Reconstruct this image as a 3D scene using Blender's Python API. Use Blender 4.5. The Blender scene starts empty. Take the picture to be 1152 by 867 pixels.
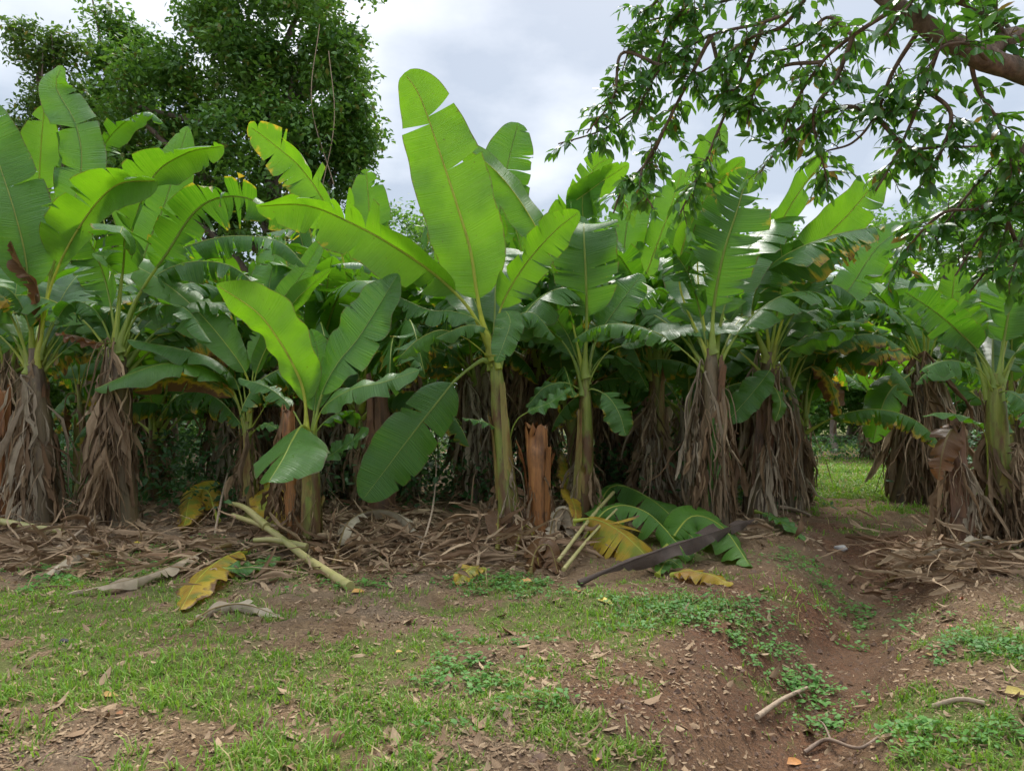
import bpy, math, random
import numpy as np
from mathutils import Vector

S = bpy.context.scene
COL = S.collection
R = math.radians
rs = np.random.RandomState
F, CX, CY, HZ, CAMH = 832.0, 576.0, 433.5, 450.0, 1.55
PITCH = math.atan((HZ - CY) / F)

# ------------------------------------------------------------------ noise + ground height
def vnoise(x, y, seed=0):
    x = np.asarray(x, float); y = np.asarray(y, float)
    xi = np.floor(x).astype(np.int64); yi = np.floor(y).astype(np.int64)
    fx = x - xi; fy = y - yi
    fx = fx * fx * (3 - 2 * fx); fy = fy * fy * (3 - 2 * fy)
    def h(a, b):
        n = (a * 374761393 + b * 668265263 + seed * 974711) & 0x7fffffff
        n = ((n ^ (n >> 13)) * 1274126177) & 0x7fffffff
        n = n ^ (n >> 16)
        return (n & 0xffff) / 65535.0
    return (h(xi, yi) * (1 - fx) + h(xi + 1, yi) * fx) * (1 - fy) + (h(xi, yi + 1) * (1 - fx) + h(xi + 1, yi + 1) * fx) * fy

def fbm(x, y, seed=0, octv=4, gain=.5):
    a, s, t = 1.0, 0.0, 0.0
    for i in range(octv):
        s = s + a * vnoise(np.asarray(x) * 2 ** i + 17.3 * i, np.asarray(y) * 2 ** i - 9.1 * i, seed + i); t += a; a *= gain
    return s / t

def sstep(a, b, x):
    t = np.clip((np.asarray(x, float) - a) / (b - a), 0, 1)
    return t * t * (3 - 2 * t)

DITCH = [(1.02, 2.2), (1.09, 3.1), (1.39, 3.7), (2.03, 4.78), (3.17, 6.45), (3.75, 7.9), (4.3, 9.6)]
def ditch_d(x, y):
    best = np.full(np.shape(x), 99.0)
    for (ax, ay), (bx, by) in zip(DITCH[:-1], DITCH[1:]):
        dx, dy = bx - ax, by - ay
        t = np.clip(((x - ax) * dx + (y - ay) * dy) / (dx * dx + dy * dy), 0, 1)
        best = np.minimum(best, np.hypot(x - ax - t * dx, y - ay - t * dy))
    return best

def gz(x, y):
    x = np.asarray(x, float); y = np.asarray(y, float)
    d = ditch_d(x, y) + .18 * (fbm(x * 1.7, y * 1.7, 5) - .5)
    fade = 1 - sstep(7.2, 9.4, y)
    z = -.33 * np.exp(-(np.maximum(d - .03, 0) / .38) ** 2) * fade + .07 * np.exp(-((d - .85) / .4) ** 2) * fade
    z = z + .10 * sstep(6.9, 8.3, y) * (1 - sstep(2.6, 3.6, x - .15 * (y - 7)))
    z = z + .10 * (fbm(x * .5, y * .5, 1) - .5) + .09 * (fbm(x * 2.2, y * 2.2, 2) - .5) + .03 * (fbm(x * 9, y * 9, 3, 3) - .5)
    return z

def ray(px, py):
    dx, dz = (px - CX) / F, (CY - py) / F
    c, s = math.cos(PITCH), math.sin(PITCH)
    return np.array([dx, c - dz * s, s + dz * c])
def P(px, py, Y):
    d = ray(px, py); t = Y / d[1]
    return np.array([d[0] * t, Y, CAMH + d[2] * t])
def G(px, py, h=0.0):
    d = ray(px, py); t = np.linspace(1.5, 80, 6000)
    z = CAMH + d[2] * t - gz(d[0] * t, d[1] * t)
    k = int(np.argmax(z < 0)); k = k if k else 5999
    return np.array([d[0] * t[k], d[1] * t[k], CAMH + d[2] * t[k] + h])

# ------------------------------------------------------------------ materials
def mat(name):
    m = bpy.data.materials.new(name); m.use_nodes = True
    nt = m.node_tree; nt.nodes.clear()
    return m, nt
class NT:
    def __init__(s, nt): s.nt = nt
    def n(s, typ, **kw):
        o = s.nt.nodes.new(typ)
        for k, v in kw.items():
            if k.startswith('i_'):
                key = k[2:]; key = int(key) if key.isdigit() else key.replace('_', ' ')
                if hasattr(v, 'is_output'): s.nt.links.new(v, o.inputs[key])
                else: o.inputs[key].default_value = v
            else: setattr(o, k, v)
        return o
    def mix(s, f, a, b, mode='MIX'):
        o = s.nt.nodes.new('ShaderNodeMix'); o.data_type = 'RGBA'; o.blend_type = mode
        for key, v in ((0, f), (6, a), (7, b)):
            if hasattr(v, 'is_output'): s.nt.links.new(v, o.inputs[key])
            else: o.inputs[key].default_value = v if key == 0 else (*v, 1)
        return o.outputs[2]
    def math(s, op, a, b=0.0, clamp=False):
        o = s.nt.nodes.new('ShaderNodeMath'); o.operation = op; o.use_clamp = clamp
        for key, v in ((0, a), (1, b)):
            if hasattr(v, 'is_output'): s.nt.links.new(v, o.inputs[key])
            else: o.inputs[key].default_value = v
        return o.outputs[0]
    def noise(s, vec, scale, detail=4, rough=.55):
        o = s.n('ShaderNodeTexNoise', i_Scale=scale, i_Detail=detail, i_Roughness=rough)
        if vec is not None: s.nt.links.new(vec, o.inputs['Vector'])
        return o.outputs['Fac']
    def mapr(s, v, a, b, c=0.0, d=1.0):
        o = s.n('ShaderNodeMapRange', i_1=a, i_2=b, i_3=c, i_4=d); s.nt.links.new(v, o.inputs[0]); return o.outputs[0]
    def scalev(s, vec, sc):
        o = s.n('ShaderNodeMapping'); o.inputs['Scale'].default_value = sc; s.nt.links.new(vec, o.inputs[0]); return o.outputs[0]
    def out(s, sh): s.nt.links.new(sh, s.n('ShaderNodeOutputMaterial').inputs[0])
    def bump(s, h, strength=.4, dist=.01):
        o = s.n('ShaderNodeBump', i_Strength=strength, i_Distance=dist); s.nt.links.new(h, o.inputs['Height']); return o.outputs[0]

def leaf_shader(t, base, transc, rough, tr, normal=None, spec=.45):
    p = t.n('ShaderNodeBsdfPrincipled', i_Base_Color=base, i_Roughness=rough)
    p.inputs['Specular IOR Level'].default_value = spec
    q = t.n('ShaderNodeBsdfTranslucent', i_Color=transc)
    if normal is not None:
        t.nt.links.new(normal, p.inputs['Normal'])
    m = t.n('ShaderNodeMixShader', i_0=tr, i_1=p.outputs[0], i_2=q.outputs[0])
    t.out(m.outputs[0])

def banana_blade_mat():
    m, nt = mat('banana_leaf'); t = NT(nt)
    uv = t.n('ShaderNodeUVMap').outputs[0]
    sp = t.n('ShaderNodeSeparateXYZ'); nt.links.new(uv, sp.inputs[0])
    oi = t.n('ShaderNodeObjectInfo')
    oc = t.n('ShaderNodeSeparateColor'); nt.links.new(oi.outputs['Color'], oc.inputs[0])
    geo = t.n('ShaderNodeNewGeometry')
    rnd = oi.outputs['Random']
    obj = t.n('ShaderNodeTexCoord').outputs['Object']
    veins = t.noise(t.scalev(uv, (75, .35, 1)), 1.0, 3, .6)
    blot = t.noise(obj, 2.6, 5)
    fine = t.noise(obj, 24, 3)
    young = oc.outputs[0]
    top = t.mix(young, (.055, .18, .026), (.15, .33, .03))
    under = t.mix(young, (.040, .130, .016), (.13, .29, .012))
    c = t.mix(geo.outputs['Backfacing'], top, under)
    c = t.mix(t.mapr(veins, .35, .72, 0, .6), c, (.15, .29, .05))
    c = t.mix(t.mapr(blot, .35, .8, 0, .35), c, (.03, .085, .02))
    c = t.mix(t.mapr(rnd, 0, 1, 0, .3), c, (.08, .19, .05))
    trc = t.mix(young, (.045, .19, .004), (.22, .50, .006))
    trc = t.mix(t.mapr(veins, .35, .72, 0, .45), trc, (.30, .52, .02))
    trc = t.mix(t.mapr(blot, .4, .7, 0, .5), trc, (.07, .22, .008))
    # drying from the margin inward
    au = t.math('ABSOLUTE', sp.outputs[1])
    e = t.math('ADD', t.math('MULTIPLY', au, .62), t.math('MULTIPLY', t.noise(t.scalev(uv, (9, 1.6, 1)), 1, 4), 1.1))
    e = t.math('ADD', e, t.math('MULTIPLY', sp.outputs[0], .10))
    th = t.math('SUBTRACT', 1.80, t.math('MULTIPLY', oc.outputs[1], 1.85))
    dd = t.math('SUBTRACT', e, th)
    fy = t.mapr(dd, -.18, .05); fb = t.mapr(dd, .02, .2)
    yl = t.math('MULTIPLY', oc.outputs[2], t.mapr(t.noise(obj, 4.5, 3), .38, .52, .35, 1.0)); yv = t.mix(t.mapr(blot, .35, .65), (.66, .47, .03), (.52, .25, .03))
    c = t.mix(yl, c, yv); trc = t.mix(yl, trc, yv)
    spk = t.mapr(t.noise(obj, 42, 2, .5), .70, .76, 0, .75)
    c = t.mix(spk, c, (.12, .075, .03)); trc = t.mix(spk, trc, (.10, .06, .015))
    edge = t.mapr(t.math('ADD', au, t.math('MULTIPLY', t.noise(t.scalev(uv, (14, 3, 1)), 1, 3), .12)), 1.02, 1.06, 0, .8)
    c = t.mix(edge, c, (.16, .10, .045)); trc = t.mix(edge, trc, (.14, .08, .02))
    c = t.mix(fy, c, (.62, .42, .03)); c = t.mix(fb, c, (.20, .10, .04))
    trc = t.mix(fy, trc, (.72, .50, .03)); trc = t.mix(fb, trc, (.20, .08, .02))
    ro = t.math('ADD', t.mapr(fine, .3, .7, .26, .42), t.math('MULTIPLY', geo.outputs['Backfacing'], .2))
    nrm = t.bump(veins, .8, .02)
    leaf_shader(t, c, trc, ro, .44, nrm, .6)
    return m

def midrib_mat():
    m, nt = mat('banana_midrib'); t = NT(nt)
    oi = t.n('ShaderNodeObjectInfo'); oc = t.n('ShaderNodeSeparateColor'); nt.links.new(oi.outputs['Color'], oc.inputs[0])
    obj = t.n('ShaderNodeTexCoord').outputs['Object']
    c = t.mix(oc.outputs[0], (.33, .44, .10), (.62, .64, .10))
    c = t.mix(t.mapr(t.noise(obj, 6, 4), .5, .8, 0, .5), c, (.12, .13, .03))
    c = t.mix(t.mapr(oc.outputs[1], .45, .9), c, (.30, .21, .08))
    p = t.n('ShaderNodeBsdfPrincipled', i_Base_Color=c, i_Roughness=.42)
    q = t.n('ShaderNodeBsdfTranslucent', i_Color=c)
    ms = t.n('ShaderNodeMixShader', i_0=.5, i_1=p.outputs[0], i_2=q.outputs[0]); t.out(ms.outputs[0])
    return m

def stem_mat(name, a, b, brown, amount):
    m, nt = mat(name); t = NT(nt)
    obj = t.n('ShaderNodeTexCoord').outputs['Object']
    rnd = t.n('ShaderNodeObjectInfo').outputs['Random']
    off = t.n('ShaderNodeVectorMath', operation='ADD', i_0=obj); nt.links.new(rnd, off.inputs[1])
    v = off.outputs[0]
    st = t.noise(t.scalev(v, (26, 26, 1.6)), 1, 5, .6)
    bl = t.noise(t.scalev(v, (7, 7, 2.2)), 1, 5, .6)
    c = t.mix(t.mapr(st, .3, .7), a, b)
    c = t.mix(t.mapr(bl, .62 - amount, .78 - amount), c, brown)
    c = t.mix(t.mapr(t.noise(t.scalev(v, (50, 50, 6)), 1, 3), .6, .75, 0, .6), c, (.03, .022, .015))
    p = t.n('ShaderNodeBsdfPrincipled', i_Base_Color=c, i_Roughness=.55)
    nt.links.new(t.bump(st, .7, .02), p.inputs['Normal']); t.out(p.outputs[0])
    return m

def dry_mat(name, c1, c2, c3, tr=.18):
    m, nt = mat(name); t = NT(nt)
    uv = t.n('ShaderNodeUVMap').outputs[0]
    g = t.n('ShaderNodeNewGeometry'); oi = t.n('ShaderNodeObjectInfo')
    isl = g.outputs['Random Per Island']
    st = t.noise(t.scalev(uv, (2.5, 40, 1)), 1, 4, .6)
    obj = t.n('ShaderNodeTexCoord').outputs['Object']
    c = t.mix(t.mapr(isl, 0, 1), c1, c2)
    c = t.mix(t.mapr(oi.outputs['Random'], .2, 1, 0, .4), c, c3)
    c = t.mix(t.mapr(st, .35, .7, 0, .55), c, tuple(x * .42 for x in c1))
    c = t.mix(t.mapr(t.noise(obj, 9, 4), .5, .75, 0, .6), c, tuple(x * .4 for x in c3))
    p = t.n('ShaderNodeBsdfPrincipled', i_Base_Color=c, i_Roughness=.75)
    p.inputs['Specular IOR Level'].default_value = .25
    nt.links.new(t.bump(st, .6, .012), p.inputs['Normal'])
    q = t.n('ShaderNodeBsdfTranslucent', i_Color=c)
    ms = t.n('ShaderNodeMixShader', i_0=tr, i_1=p.outputs[0], i_2=q.outputs[0]); t.out(ms.outputs[0])
    return m

def cloud_leaf_mat(name, dark, light, trd, trl, odd=None, oddamt=.03, rough=.45, tr=.35, spec=.45):
    m, nt = mat(name); t = NT(nt)
    g = t.n('ShaderNodeNewGeometry'); isl = g.outputs['Random Per Island']
    obj = t.n('ShaderNodeTexCoord').outputs['Object']
    big = t.noise(obj, .9, 3)
    f = t.math('ADD', t.math('MULTIPLY', isl, .5), t.mapr(big, .35, .65, 0, .5))
    c = t.mix(f, dark, light); trc = t.mix(f, trd, trl)
    if odd:
        w = t.n('ShaderNodeTexWhiteNoise', noise_dimensions='1D'); nt.links.new(isl, w.inputs['W'])
        k = t.math('LESS_THAN', w.outputs['Value'], oddamt)
        c = t.mix(k, c, odd); trc = t.mix(k, trc, odd)
    leaf_shader(t, c, trc, rough, tr, None, spec)
    return m

def bark_mat(name, a, b, sc=(14, 14, 4)):
    m, nt = mat(name); t = NT(nt)
    obj = t.n('ShaderNodeTexCoord').outputs['Object']
    n1 = t.noise(t.scalev(obj, sc), 1, 6, .65); n2 = t.noise(obj, 5, 4)
    c = t.mix(t.mapr(n1, .3, .7), a, b)
    c = t.mix(t.mapr(n2, .55, .75, 0, .6), c, (.10, .12, .07))
    p = t.n('ShaderNodeBsdfPrincipled', i_Base_Color=c, i_Roughness=.85)
    nt.links.new(t.bump(n1, .9, .03), p.inputs['Normal']); t.out(p.outputs[0])
    return m

def ground_mat():
    m, nt = mat('soil_and_turf'); t = NT(nt)
    obj = t.n('ShaderNodeTexCoord').outputs['Object']
    at = t.n('ShaderNodeVertexColor', layer_name='cover')
    sc = t.n('ShaderNodeSeparateColor'); nt.links.new(at.outputs[0], sc.inputs[0])
    n1 = t.noise(obj, 3.2, 6, .62); n2 = t.noise(obj, 38, 5, .7); n3 = t.noise(obj, 150, 3, .7)
    soil = t.mix(t.mapr(n1, .3, .7), (.165, .096, .046), (.33, .225, .125))
    soil = t.mix(sc.outputs[1], soil, t.mix(t.mapr(n1, .3, .7), (.11, .044, .021), (.235, .112, .06)))
    soil = t.mix(t.mapr(n2, .45, .62, 0, .8), soil, (.05, .026, .016))
    soil = t.mix(t.mapr(n3, .58, .72, 0, .7), soil, (.42, .32, .22))
    lit = t.mix(t.mapr(n2, .35, .65), (.10, .065, .042), (.33, .235, .15))
    soil = t.mix(sc.outputs[2], soil, lit)
    gr = t.mix(t.mapr(n2, .3, .7), (.075, .11, .025), (.17, .19, .05))
    fac = t.mapr(t.math('ADD', sc.outputs[0], t.math('MULTIPLY', t.math('SUBTRACT', n2, .5), .9)), .35, .75, 0, .8)
    c = t.mix(fac, soil, gr)
    p = t.n('ShaderNodeBsdfPrincipled', i_Base_Color=c, i_Roughness=.95)
    p.inputs['Specular IOR Level'].default_value = .15
    h = t.math('ADD', n2, t.math('MULTIPLY', n3, .5))
    nt.links.new(t.bump(h, .9, .03), p.inputs['Normal']); t.out(p.outputs[0])
    return m

def plain_noise_mat(name, a, b, sc=20, rough=.8):
    m, nt = mat(name); t = NT(nt)
    obj = t.n('ShaderNodeTexCoord').outputs['Object']
    n = t.noise(obj, sc, 5, .65)
    p = t.n('ShaderNodeBsdfPrincipled', i_Base_Color=t.mix(t.mapr(n, .3, .7), a, b), i_Roughness=rough)
    nt.links.new(t.bump(n, .6, .01), p.inputs['Normal']); t.out(p.outputs[0])
    return m

M_BLADE = banana_blade_mat(); M_RIB = midrib_mat()
M_STEM = stem_mat('pseudostem_green', (.12, .175, .022), (.27, .28, .05), (.13, .065, .025), .19)
M_STEMB = stem_mat('pseudostem_brown', (.11, .085, .04), (.18, .12, .06), (.07, .042, .025), .12)
M_STUMP = stem_mat('dead_pseudostem', (.16, .055, .016), (.42, .185, .055), (.09, .042, .018), .09)
M_SHEATH = stem_mat('drying_sheath', (.20, .19, .04), (.33, .25, .07), (.20, .095, .03), .16)
M_DRYD = dry_mat('dark_dry_banana_leaf', (.40, .27, .15), (.075, .042, .022), (.22, .11, .045))
M_STUMPD = stem_mat('dark_dead_pseudostem', (.12, .055, .028), (.22, .115, .055), (.05, .028, .016), .1)
M_DRY = dry_mat('dry_banana_leaf', (.60, .44, .27), (.13, .075, .038), (.32, .18, .085))
M_DRYG = dry_mat('grey_dry_leaf', (.66, .55, .39), (.20, .14, .085), (.38, .26, .15))
M_DARKDEAD = dry_mat('dark_dead_leaf', (.12, .085, .065), (.085, .055, .04), (.10, .07, .05), .05)
M_LITTER = dry_mat('leaf_litter', (.56, .40, .24), (.17, .085, .04), (.32, .19, .10), .1)
M_GROUND = ground_mat()
M_GRASS = cloud_leaf_mat('grass_blades', (.09, .20, .018), (.22, .36, .045), (.18, .36, .02), (.36, .56, .05), (.45, .36, .15), .13, .55, .35, .3)
M_WEED = cloud_leaf_mat('weed_leaves', (.055, .17, .025), (.13, .31, .045), (.10, .24, .04), (.18, .38, .07), None, 0, .55, .35, .3)
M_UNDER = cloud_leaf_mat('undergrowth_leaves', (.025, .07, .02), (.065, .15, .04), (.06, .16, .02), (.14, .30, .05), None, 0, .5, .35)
M_TREE = cloud_leaf_mat('dark_tree_leaves', (.032, .10, .022), (.14, .27, .04), (.08, .22, .02), (.25, .46, .04), (.16, .17, .03), .05, .42, .3)
M_TREE2 = cloud_leaf_mat('light_tree_leaves', (.04, .09, .02), (.11, .18, .03), (.1, .22, .02), (.22, .36, .04), (.30, .24, .05), .05, .45, .35)
M_HEDGE = cloud_leaf_mat('shrub_leaves', (.045, .12, .025), (.12, .23, .04), (.1, .26, .02), (.24, .44, .05), None, 0, .5, .4)
M_OVER = cloud_leaf_mat('overhanging_leaves', (.028, .105, .022), (.10, .24, .035), (.10, .30, .02), (.24, .50, .03), (.36, .24, .05), .02, .32, .32, .6)
M_BARK = bark_mat('grey_brown_bark', (.12, .085, .065), (.24, .18, .14))
M_BARKR = bark_mat('reddish_bark', (.06, .036, .024), (.26, .17, .115), (22, 22, 13))
M_STONE = plain_noise_mat('pale_stone', (.34, .30, .27), (.5, .46, .42), 14)
M_STICK = plain_noise_mat('weathered_stick', (.27, .19, .12), (.42, .31, .21), 22)
M_ROOT = plain_noise_mat('brown_root', (.17, .11, .075), (.27, .19, .13), 26)
M_STALK = plain_noise_mat('cut_petiole', (.30, .29, .08), (.42, .34, .15), 9, .5)

# ------------------------------------------------------------------ object helpers
def link(name, me, m, parent=None):
    o = bpy.data.objects.new(name, me); COL.objects.link(o)
    if m is not None and len(me.materials) == 0: me.materials.append(m)
    if parent is not None: o.parent = parent
    return o
def mesh(name, V, faces, uv=None, smooth=True):
    """faces: list of int arrays (n,k)"""
    me = bpy.data.meshes.new(name)
    V = np.asarray(V, np.float32).reshape(-1, 3)
    faces = [np.asarray(f, np.int32) for f in faces if len(f)]
    me.vertices.add(len(V)); me.vertices.foreach_set('co', V.ravel())
    li = np.concatenate([f.ravel() for f in faces]); cnt = np.concatenate([np.full(len(f), f.shape[1], np.int32) for f in faces])
    st = np.concatenate([[0], np.cumsum(cnt)[:-1]]).astype(np.int32)
    me.loops.add(len(li)); me.loops.foreach_set('vertex_index', li)
    me.polygons.add(len(cnt)); me.polygons.foreach_set('loop_start', st); me.polygons.foreach_set('loop_total', cnt)
    me.polygons.foreach_set('use_smooth', np.full(len(cnt), smooth, bool))
    if uv is not None:
        l = me.uv_layers.new(name='UVMap'); l.data.foreach_set('uv', np.asarray(uv, np.float32)[li].ravel())
    me.update(calc_edges=True); me.validate()
    return me
def tag(o, label=None, cat=None, group=None, kind=None):
    for k, v in (('label', label), ('category', cat), ('group', group), ('kind', kind)):
        if v: o[k] = v
    return o
def empty(name, loc):
    o = bpy.data.objects.new(name, None); COL.objects.link(o); o.location = loc; o.empty_display_size = .2
    return o

class Geo:
    def __init__(s): s.V = []; s.U = []; s.q = []; s.t = []; s.n = 0
    def grid(s, V, U=None, wrap=False):
        a, b = V.shape[:2]
        s.V.append(V.reshape(-1, 3)); s.U.append((np.zeros((a * b, 2)) if U is None else U.reshape(-1, 2)))
        i = np.arange(a - 1)[:, None]; j = np.arange(b if wrap else b - 1)[None]
        j2 = (j + 1) % b
        q = np.stack([i * b + j, i * b + j2, (i + 1) * b + j2, (i + 1) * b + j], -1).reshape(-1, 4) + s.n
        s.q.append(q); s.n += a * b
    def quads(s, V, k, tmpl, U=None):
        """V (N,k,3) copies of a small template"""
        N = len(V); s.V.append(V.reshape(-1, 3)); s.U.append(np.zeros((N * k, 2)) if U is None else np.asarray(U).reshape(-1, 2))
        for f in tmpl:
            ff = (np.arange(N)[:, None] * k + np.array(f)[None]) + s.n
            (s.q if len(f) == 4 else s.t).append(ff)
        s.n += N * k
    def mesh(s, name, smooth=True):
        fs = []
        if s.q: fs.append(np.concatenate(s.q))
        if s.t: fs.append(np.concatenate(s.t))
        return mesh(name, np.concatenate(s.V), fs, np.concatenate(s.U), smooth)

def unit(v):
    v = np.asarray(v, float); return v / np.maximum(np.linalg.norm(v, axis=-1, keepdims=True), 1e-9)

def spline(pts, n=160):
    p = np.asarray(pts, float)
    if len(p) == 2: p = np.array([p[0], (p[0] + p[1]) / 2, p[1]])
    p = np.vstack([2 * p[0] - p[1], p, 2 * p[-1] - p[-2]])
    out = []
    seg = len(p) - 3; k = max(8, n // seg)
    for i in range(seg):
        p0, p1, p2, p3 = p[i:i + 4]
        t = np.linspace(0, 1, k, endpoint=(i == seg - 1))[:, None]
        out.append(.5 * ((2 * p1) + (p2 - p0) * t + (2 * p0 - 5 * p1 + 4 * p2 - p3) * t ** 2 + (3 * p1 - p0 - 3 * p2 + p3) * t ** 3))
    q = np.vstack(out)
    d = np.concatenate([[0], np.cumsum(np.linalg.norm(np.diff(q, axis=0), axis=1))])
    L = d[-1]; s = np.linspace(0, 1, n)
    q = np.stack([np.interp(s * L, d, q[:, i]) for i in range(3)], 1)
    return q, L

def tube_into(g, path, rad, sides=8, ref=None, bump=None, flat=1.0):
    p = np.asarray(path, float); n = len(p)
    t = unit(np.gradient(p, axis=0))
    ref = np.array([0.31, 0.95, 0.05]) if ref is None else np.asarray(ref, float)
    b = np.cross(t, ref); bad = np.linalg.norm(b, axis=1) < .05
    b[bad] = np.cross(t[bad], [1, 0.2, .3]); b = unit(b); m = np.cross(b, t)
    a = np.linspace(0, 2 * np.pi, sides, endpoint=False)
    r = np.broadcast_to(np.asarray(rad, float).reshape(-1, 1), (n, sides)).copy()
    if bump is not None: r = r * bump
    V = p[:, None] + r[..., None] * (np.cos(a)[None, :, None] * b[:, None] + flat * np.sin(a)[None, :, None] * m[:, None])
    U = np.stack(np.meshgrid(np.linspace(0, 1, n), a / 6.28, indexing='ij'), -1)
    g.grid(V, U, wrap=True)
    # end caps
    for e, idx in ((0, 0), (-1, n - 1)):
        c = p[idx]; base = g.n
        g.V.append(np.vstack([V[idx], c])); g.U.append(np.zeros((sides + 1, 2)))
        f = np.array([[i, (i + 1) % sides, sides] for i in range(sides)])
        if e == 0: f = f[:, ::-1]
        g.t.append(f + base); g.n += sides + 1

# ------------------------------------------------------------------ the banana leaf
def leaf_meshes(pts, W, pet=.25, n0=None, b0=None, fold=.25, curl=-.35, tears=4, tl=None, seed=0, wave=.03,
                rib=.022, blunt=.6, gap=.012, shag=.25, deep=.25, nv=56, asym=1.0, nick=2.5):
    rng = rs(seed)
    path, L = spline(pts)
    n = len(path)
    T = unit(np.gradient(path, axis=0))
    if b0 is not None:
        B = np.broadcast_to(np.asarray(b0, float), T.shape) - T * (T @ np.asarray(b0, float))[:, None]
    else:
        n0 = np.asarray(n0, float)
        B = np.cross(T, np.broadcast_to(n0, T.shape))
        bad = np.linalg.norm(B, axis=1) < .12
        if bad.any() and (~bad).any():
            k = np.argmax(~bad); B[bad] = B[k]
    B = unit(B); N = np.cross(B, T)
    sg = np.linspace(0, 1, n)
    def ev(A, s): return np.stack([np.interp(s, sg, A[:, i]) for i in range(3)], -1)
    Lb = L * (1 - pet)
    g = Geo(); M = 7
    sweep = .22
    ph = rng.rand() * 6.28; fr = rng.uniform(2.5, 5)
    for side in (1, -1):
        if tl is not None:
            ts = [(a, d) for (sd, a, d) in tl if sd == side]
        else:
            k = rng.poisson(tears) if tears else 0
            ts = [(a, (rng.uniform(0, .12) if rng.rand() < .65 else rng.uniform(.12, .8))) for a in rng.uniform(.06, .97, k)]
        ts = ts + [(a, rng.uniform(.55, .93)) for a in rng.uniform(.05, .97, rng.poisson(nick))] if nick else ts
        ts = sorted(ts); fs = rng.normal(0, .10)
        cuts = [(0, 0.0)] + ts + [(1, 0.0)]
        for i in range(len(cuts) - 1):
            va, da = cuts[i]; vb, db = cuts[i + 1]
            if vb - va < .006: continue
            K = max(3, int(math.ceil((vb - va) * nv)) + 1)
            v0 = np.linspace(0, 1, K)[:, None]; u = np.linspace(0, 1, M)[None]
            first, last = i == 0, i == len(cuts) - 2
            ga = 0 if first else gap * rng.uniform(.4, 2.2); gb = 0 if last else gap * rng.uniform(.4, 2.2)
            op = lambda d: np.clip((u - d) / (1 - d + 1e-6), 0, 1) ** 1.2
            lo = va + ga * op(da); hi = vb - gb * op(db)
            v = lo + (hi - lo) * v0
            # blade outline: quick swell, long body, blunt tip
            prof = np.clip(1 - np.abs(2 * v ** .80 - 1) ** 2.5, 0, 1) ** (blunt + .08)
            prof = prof * (1 + .012 * np.sin(v * 41 + ph) + .03 * np.sin(v * 13 + 2 * ph))
            dl = rng.normal(0, shag) - abs(rng.normal(0, shag * .6)) if (not first or not last) else rng.normal(0, .08)
            du = max(0 if first else 1 - da, 0 if last else 1 - db)
            w = W * prof * (asym if side > 0 else 1) * (1 - (0 if first or last else rng.uniform(-.02, .16) * max(0, du - .45)))
            dl = dl * (1 + min(1.5, .05 / (vb - va)) * (du > .6))
            tw = rng.normal(0, shag * .5)
            foldv = fold + fs + .12 * np.sin(v * fr * 1.7 + ph * side)
            X = np.zeros((K, M)); Z = np.zeros((K, M))
            for j in range(1, M):
                uj = (u[0, j] + u[0, j - 1]) / 2
                fi = foldv[:, j] + curl * uj + dl * du * uj ** .8 + tw * (v0[:, 0] - .5) * uj
                X[:, j] = X[:, j - 1] + np.cos(fi) / (M - 1); Z[:, j] = Z[:, j - 1] + np.sin(fi) / (M - 1)
            Z = Z + wave / max(W, .05) * np.sin(v * fr * 6.28 + ph + side) * u ** 1.5
            s = pet + (1 - pet) * v + sweep * u * w / L
            over = np.maximum(s - 1, 0) * L
            sc = np.clip(s, 0, 1)
            V = ev(path, sc) + ev(T, sc) * over[..., None] + (X * w)[..., None] * side * ev(B, sc) + (Z * w)[..., None] * ev(N, sc)
            U = np.stack([v * Lb, np.broadcast_to(u * side, v.shape)], -1)
            if side < 0: V = V[:, ::-1]; U = U[:, ::-1]
            g.grid(V, U)
    blade = g.mesh('banana_leaf')
    g2 = Geo(); s = np.linspace(0, .985, 34)
    r = rib * (1 - .8 * s ** .75) * (1 + 1.5 * np.clip(1 - s / .17, 0, 1) ** 1.4)
    pp = ev(path, s) - ev(N, s) * (r * .55)[:, None]
    tube_into(g2, pp, r, 7, ref=N.mean(0) + np.array([.01, .02, .0]), flat=.8)
    ribm = g2.mesh('banana_midrib')
    blade.materials.append(M_BLADE); ribm.materials.append(M_RIB)
    return blade, ribm

def put_leaf(ms, parent, tint=.3, dry=0.0, loc=(0, 0, 0), rot=(0, 0, 0), sc=1.0, name='leaf', yel=0.0):
    o = link(name, ms[0], None, parent); o.location = loc; o.rotation_euler = rot; o.scale = (sc,) * 3
    o.color = (tint, dry, yel, 1)
    m = link('midrib', ms[1], None, o); m.color = (tint, dry, 0, 1)
    return o

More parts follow.
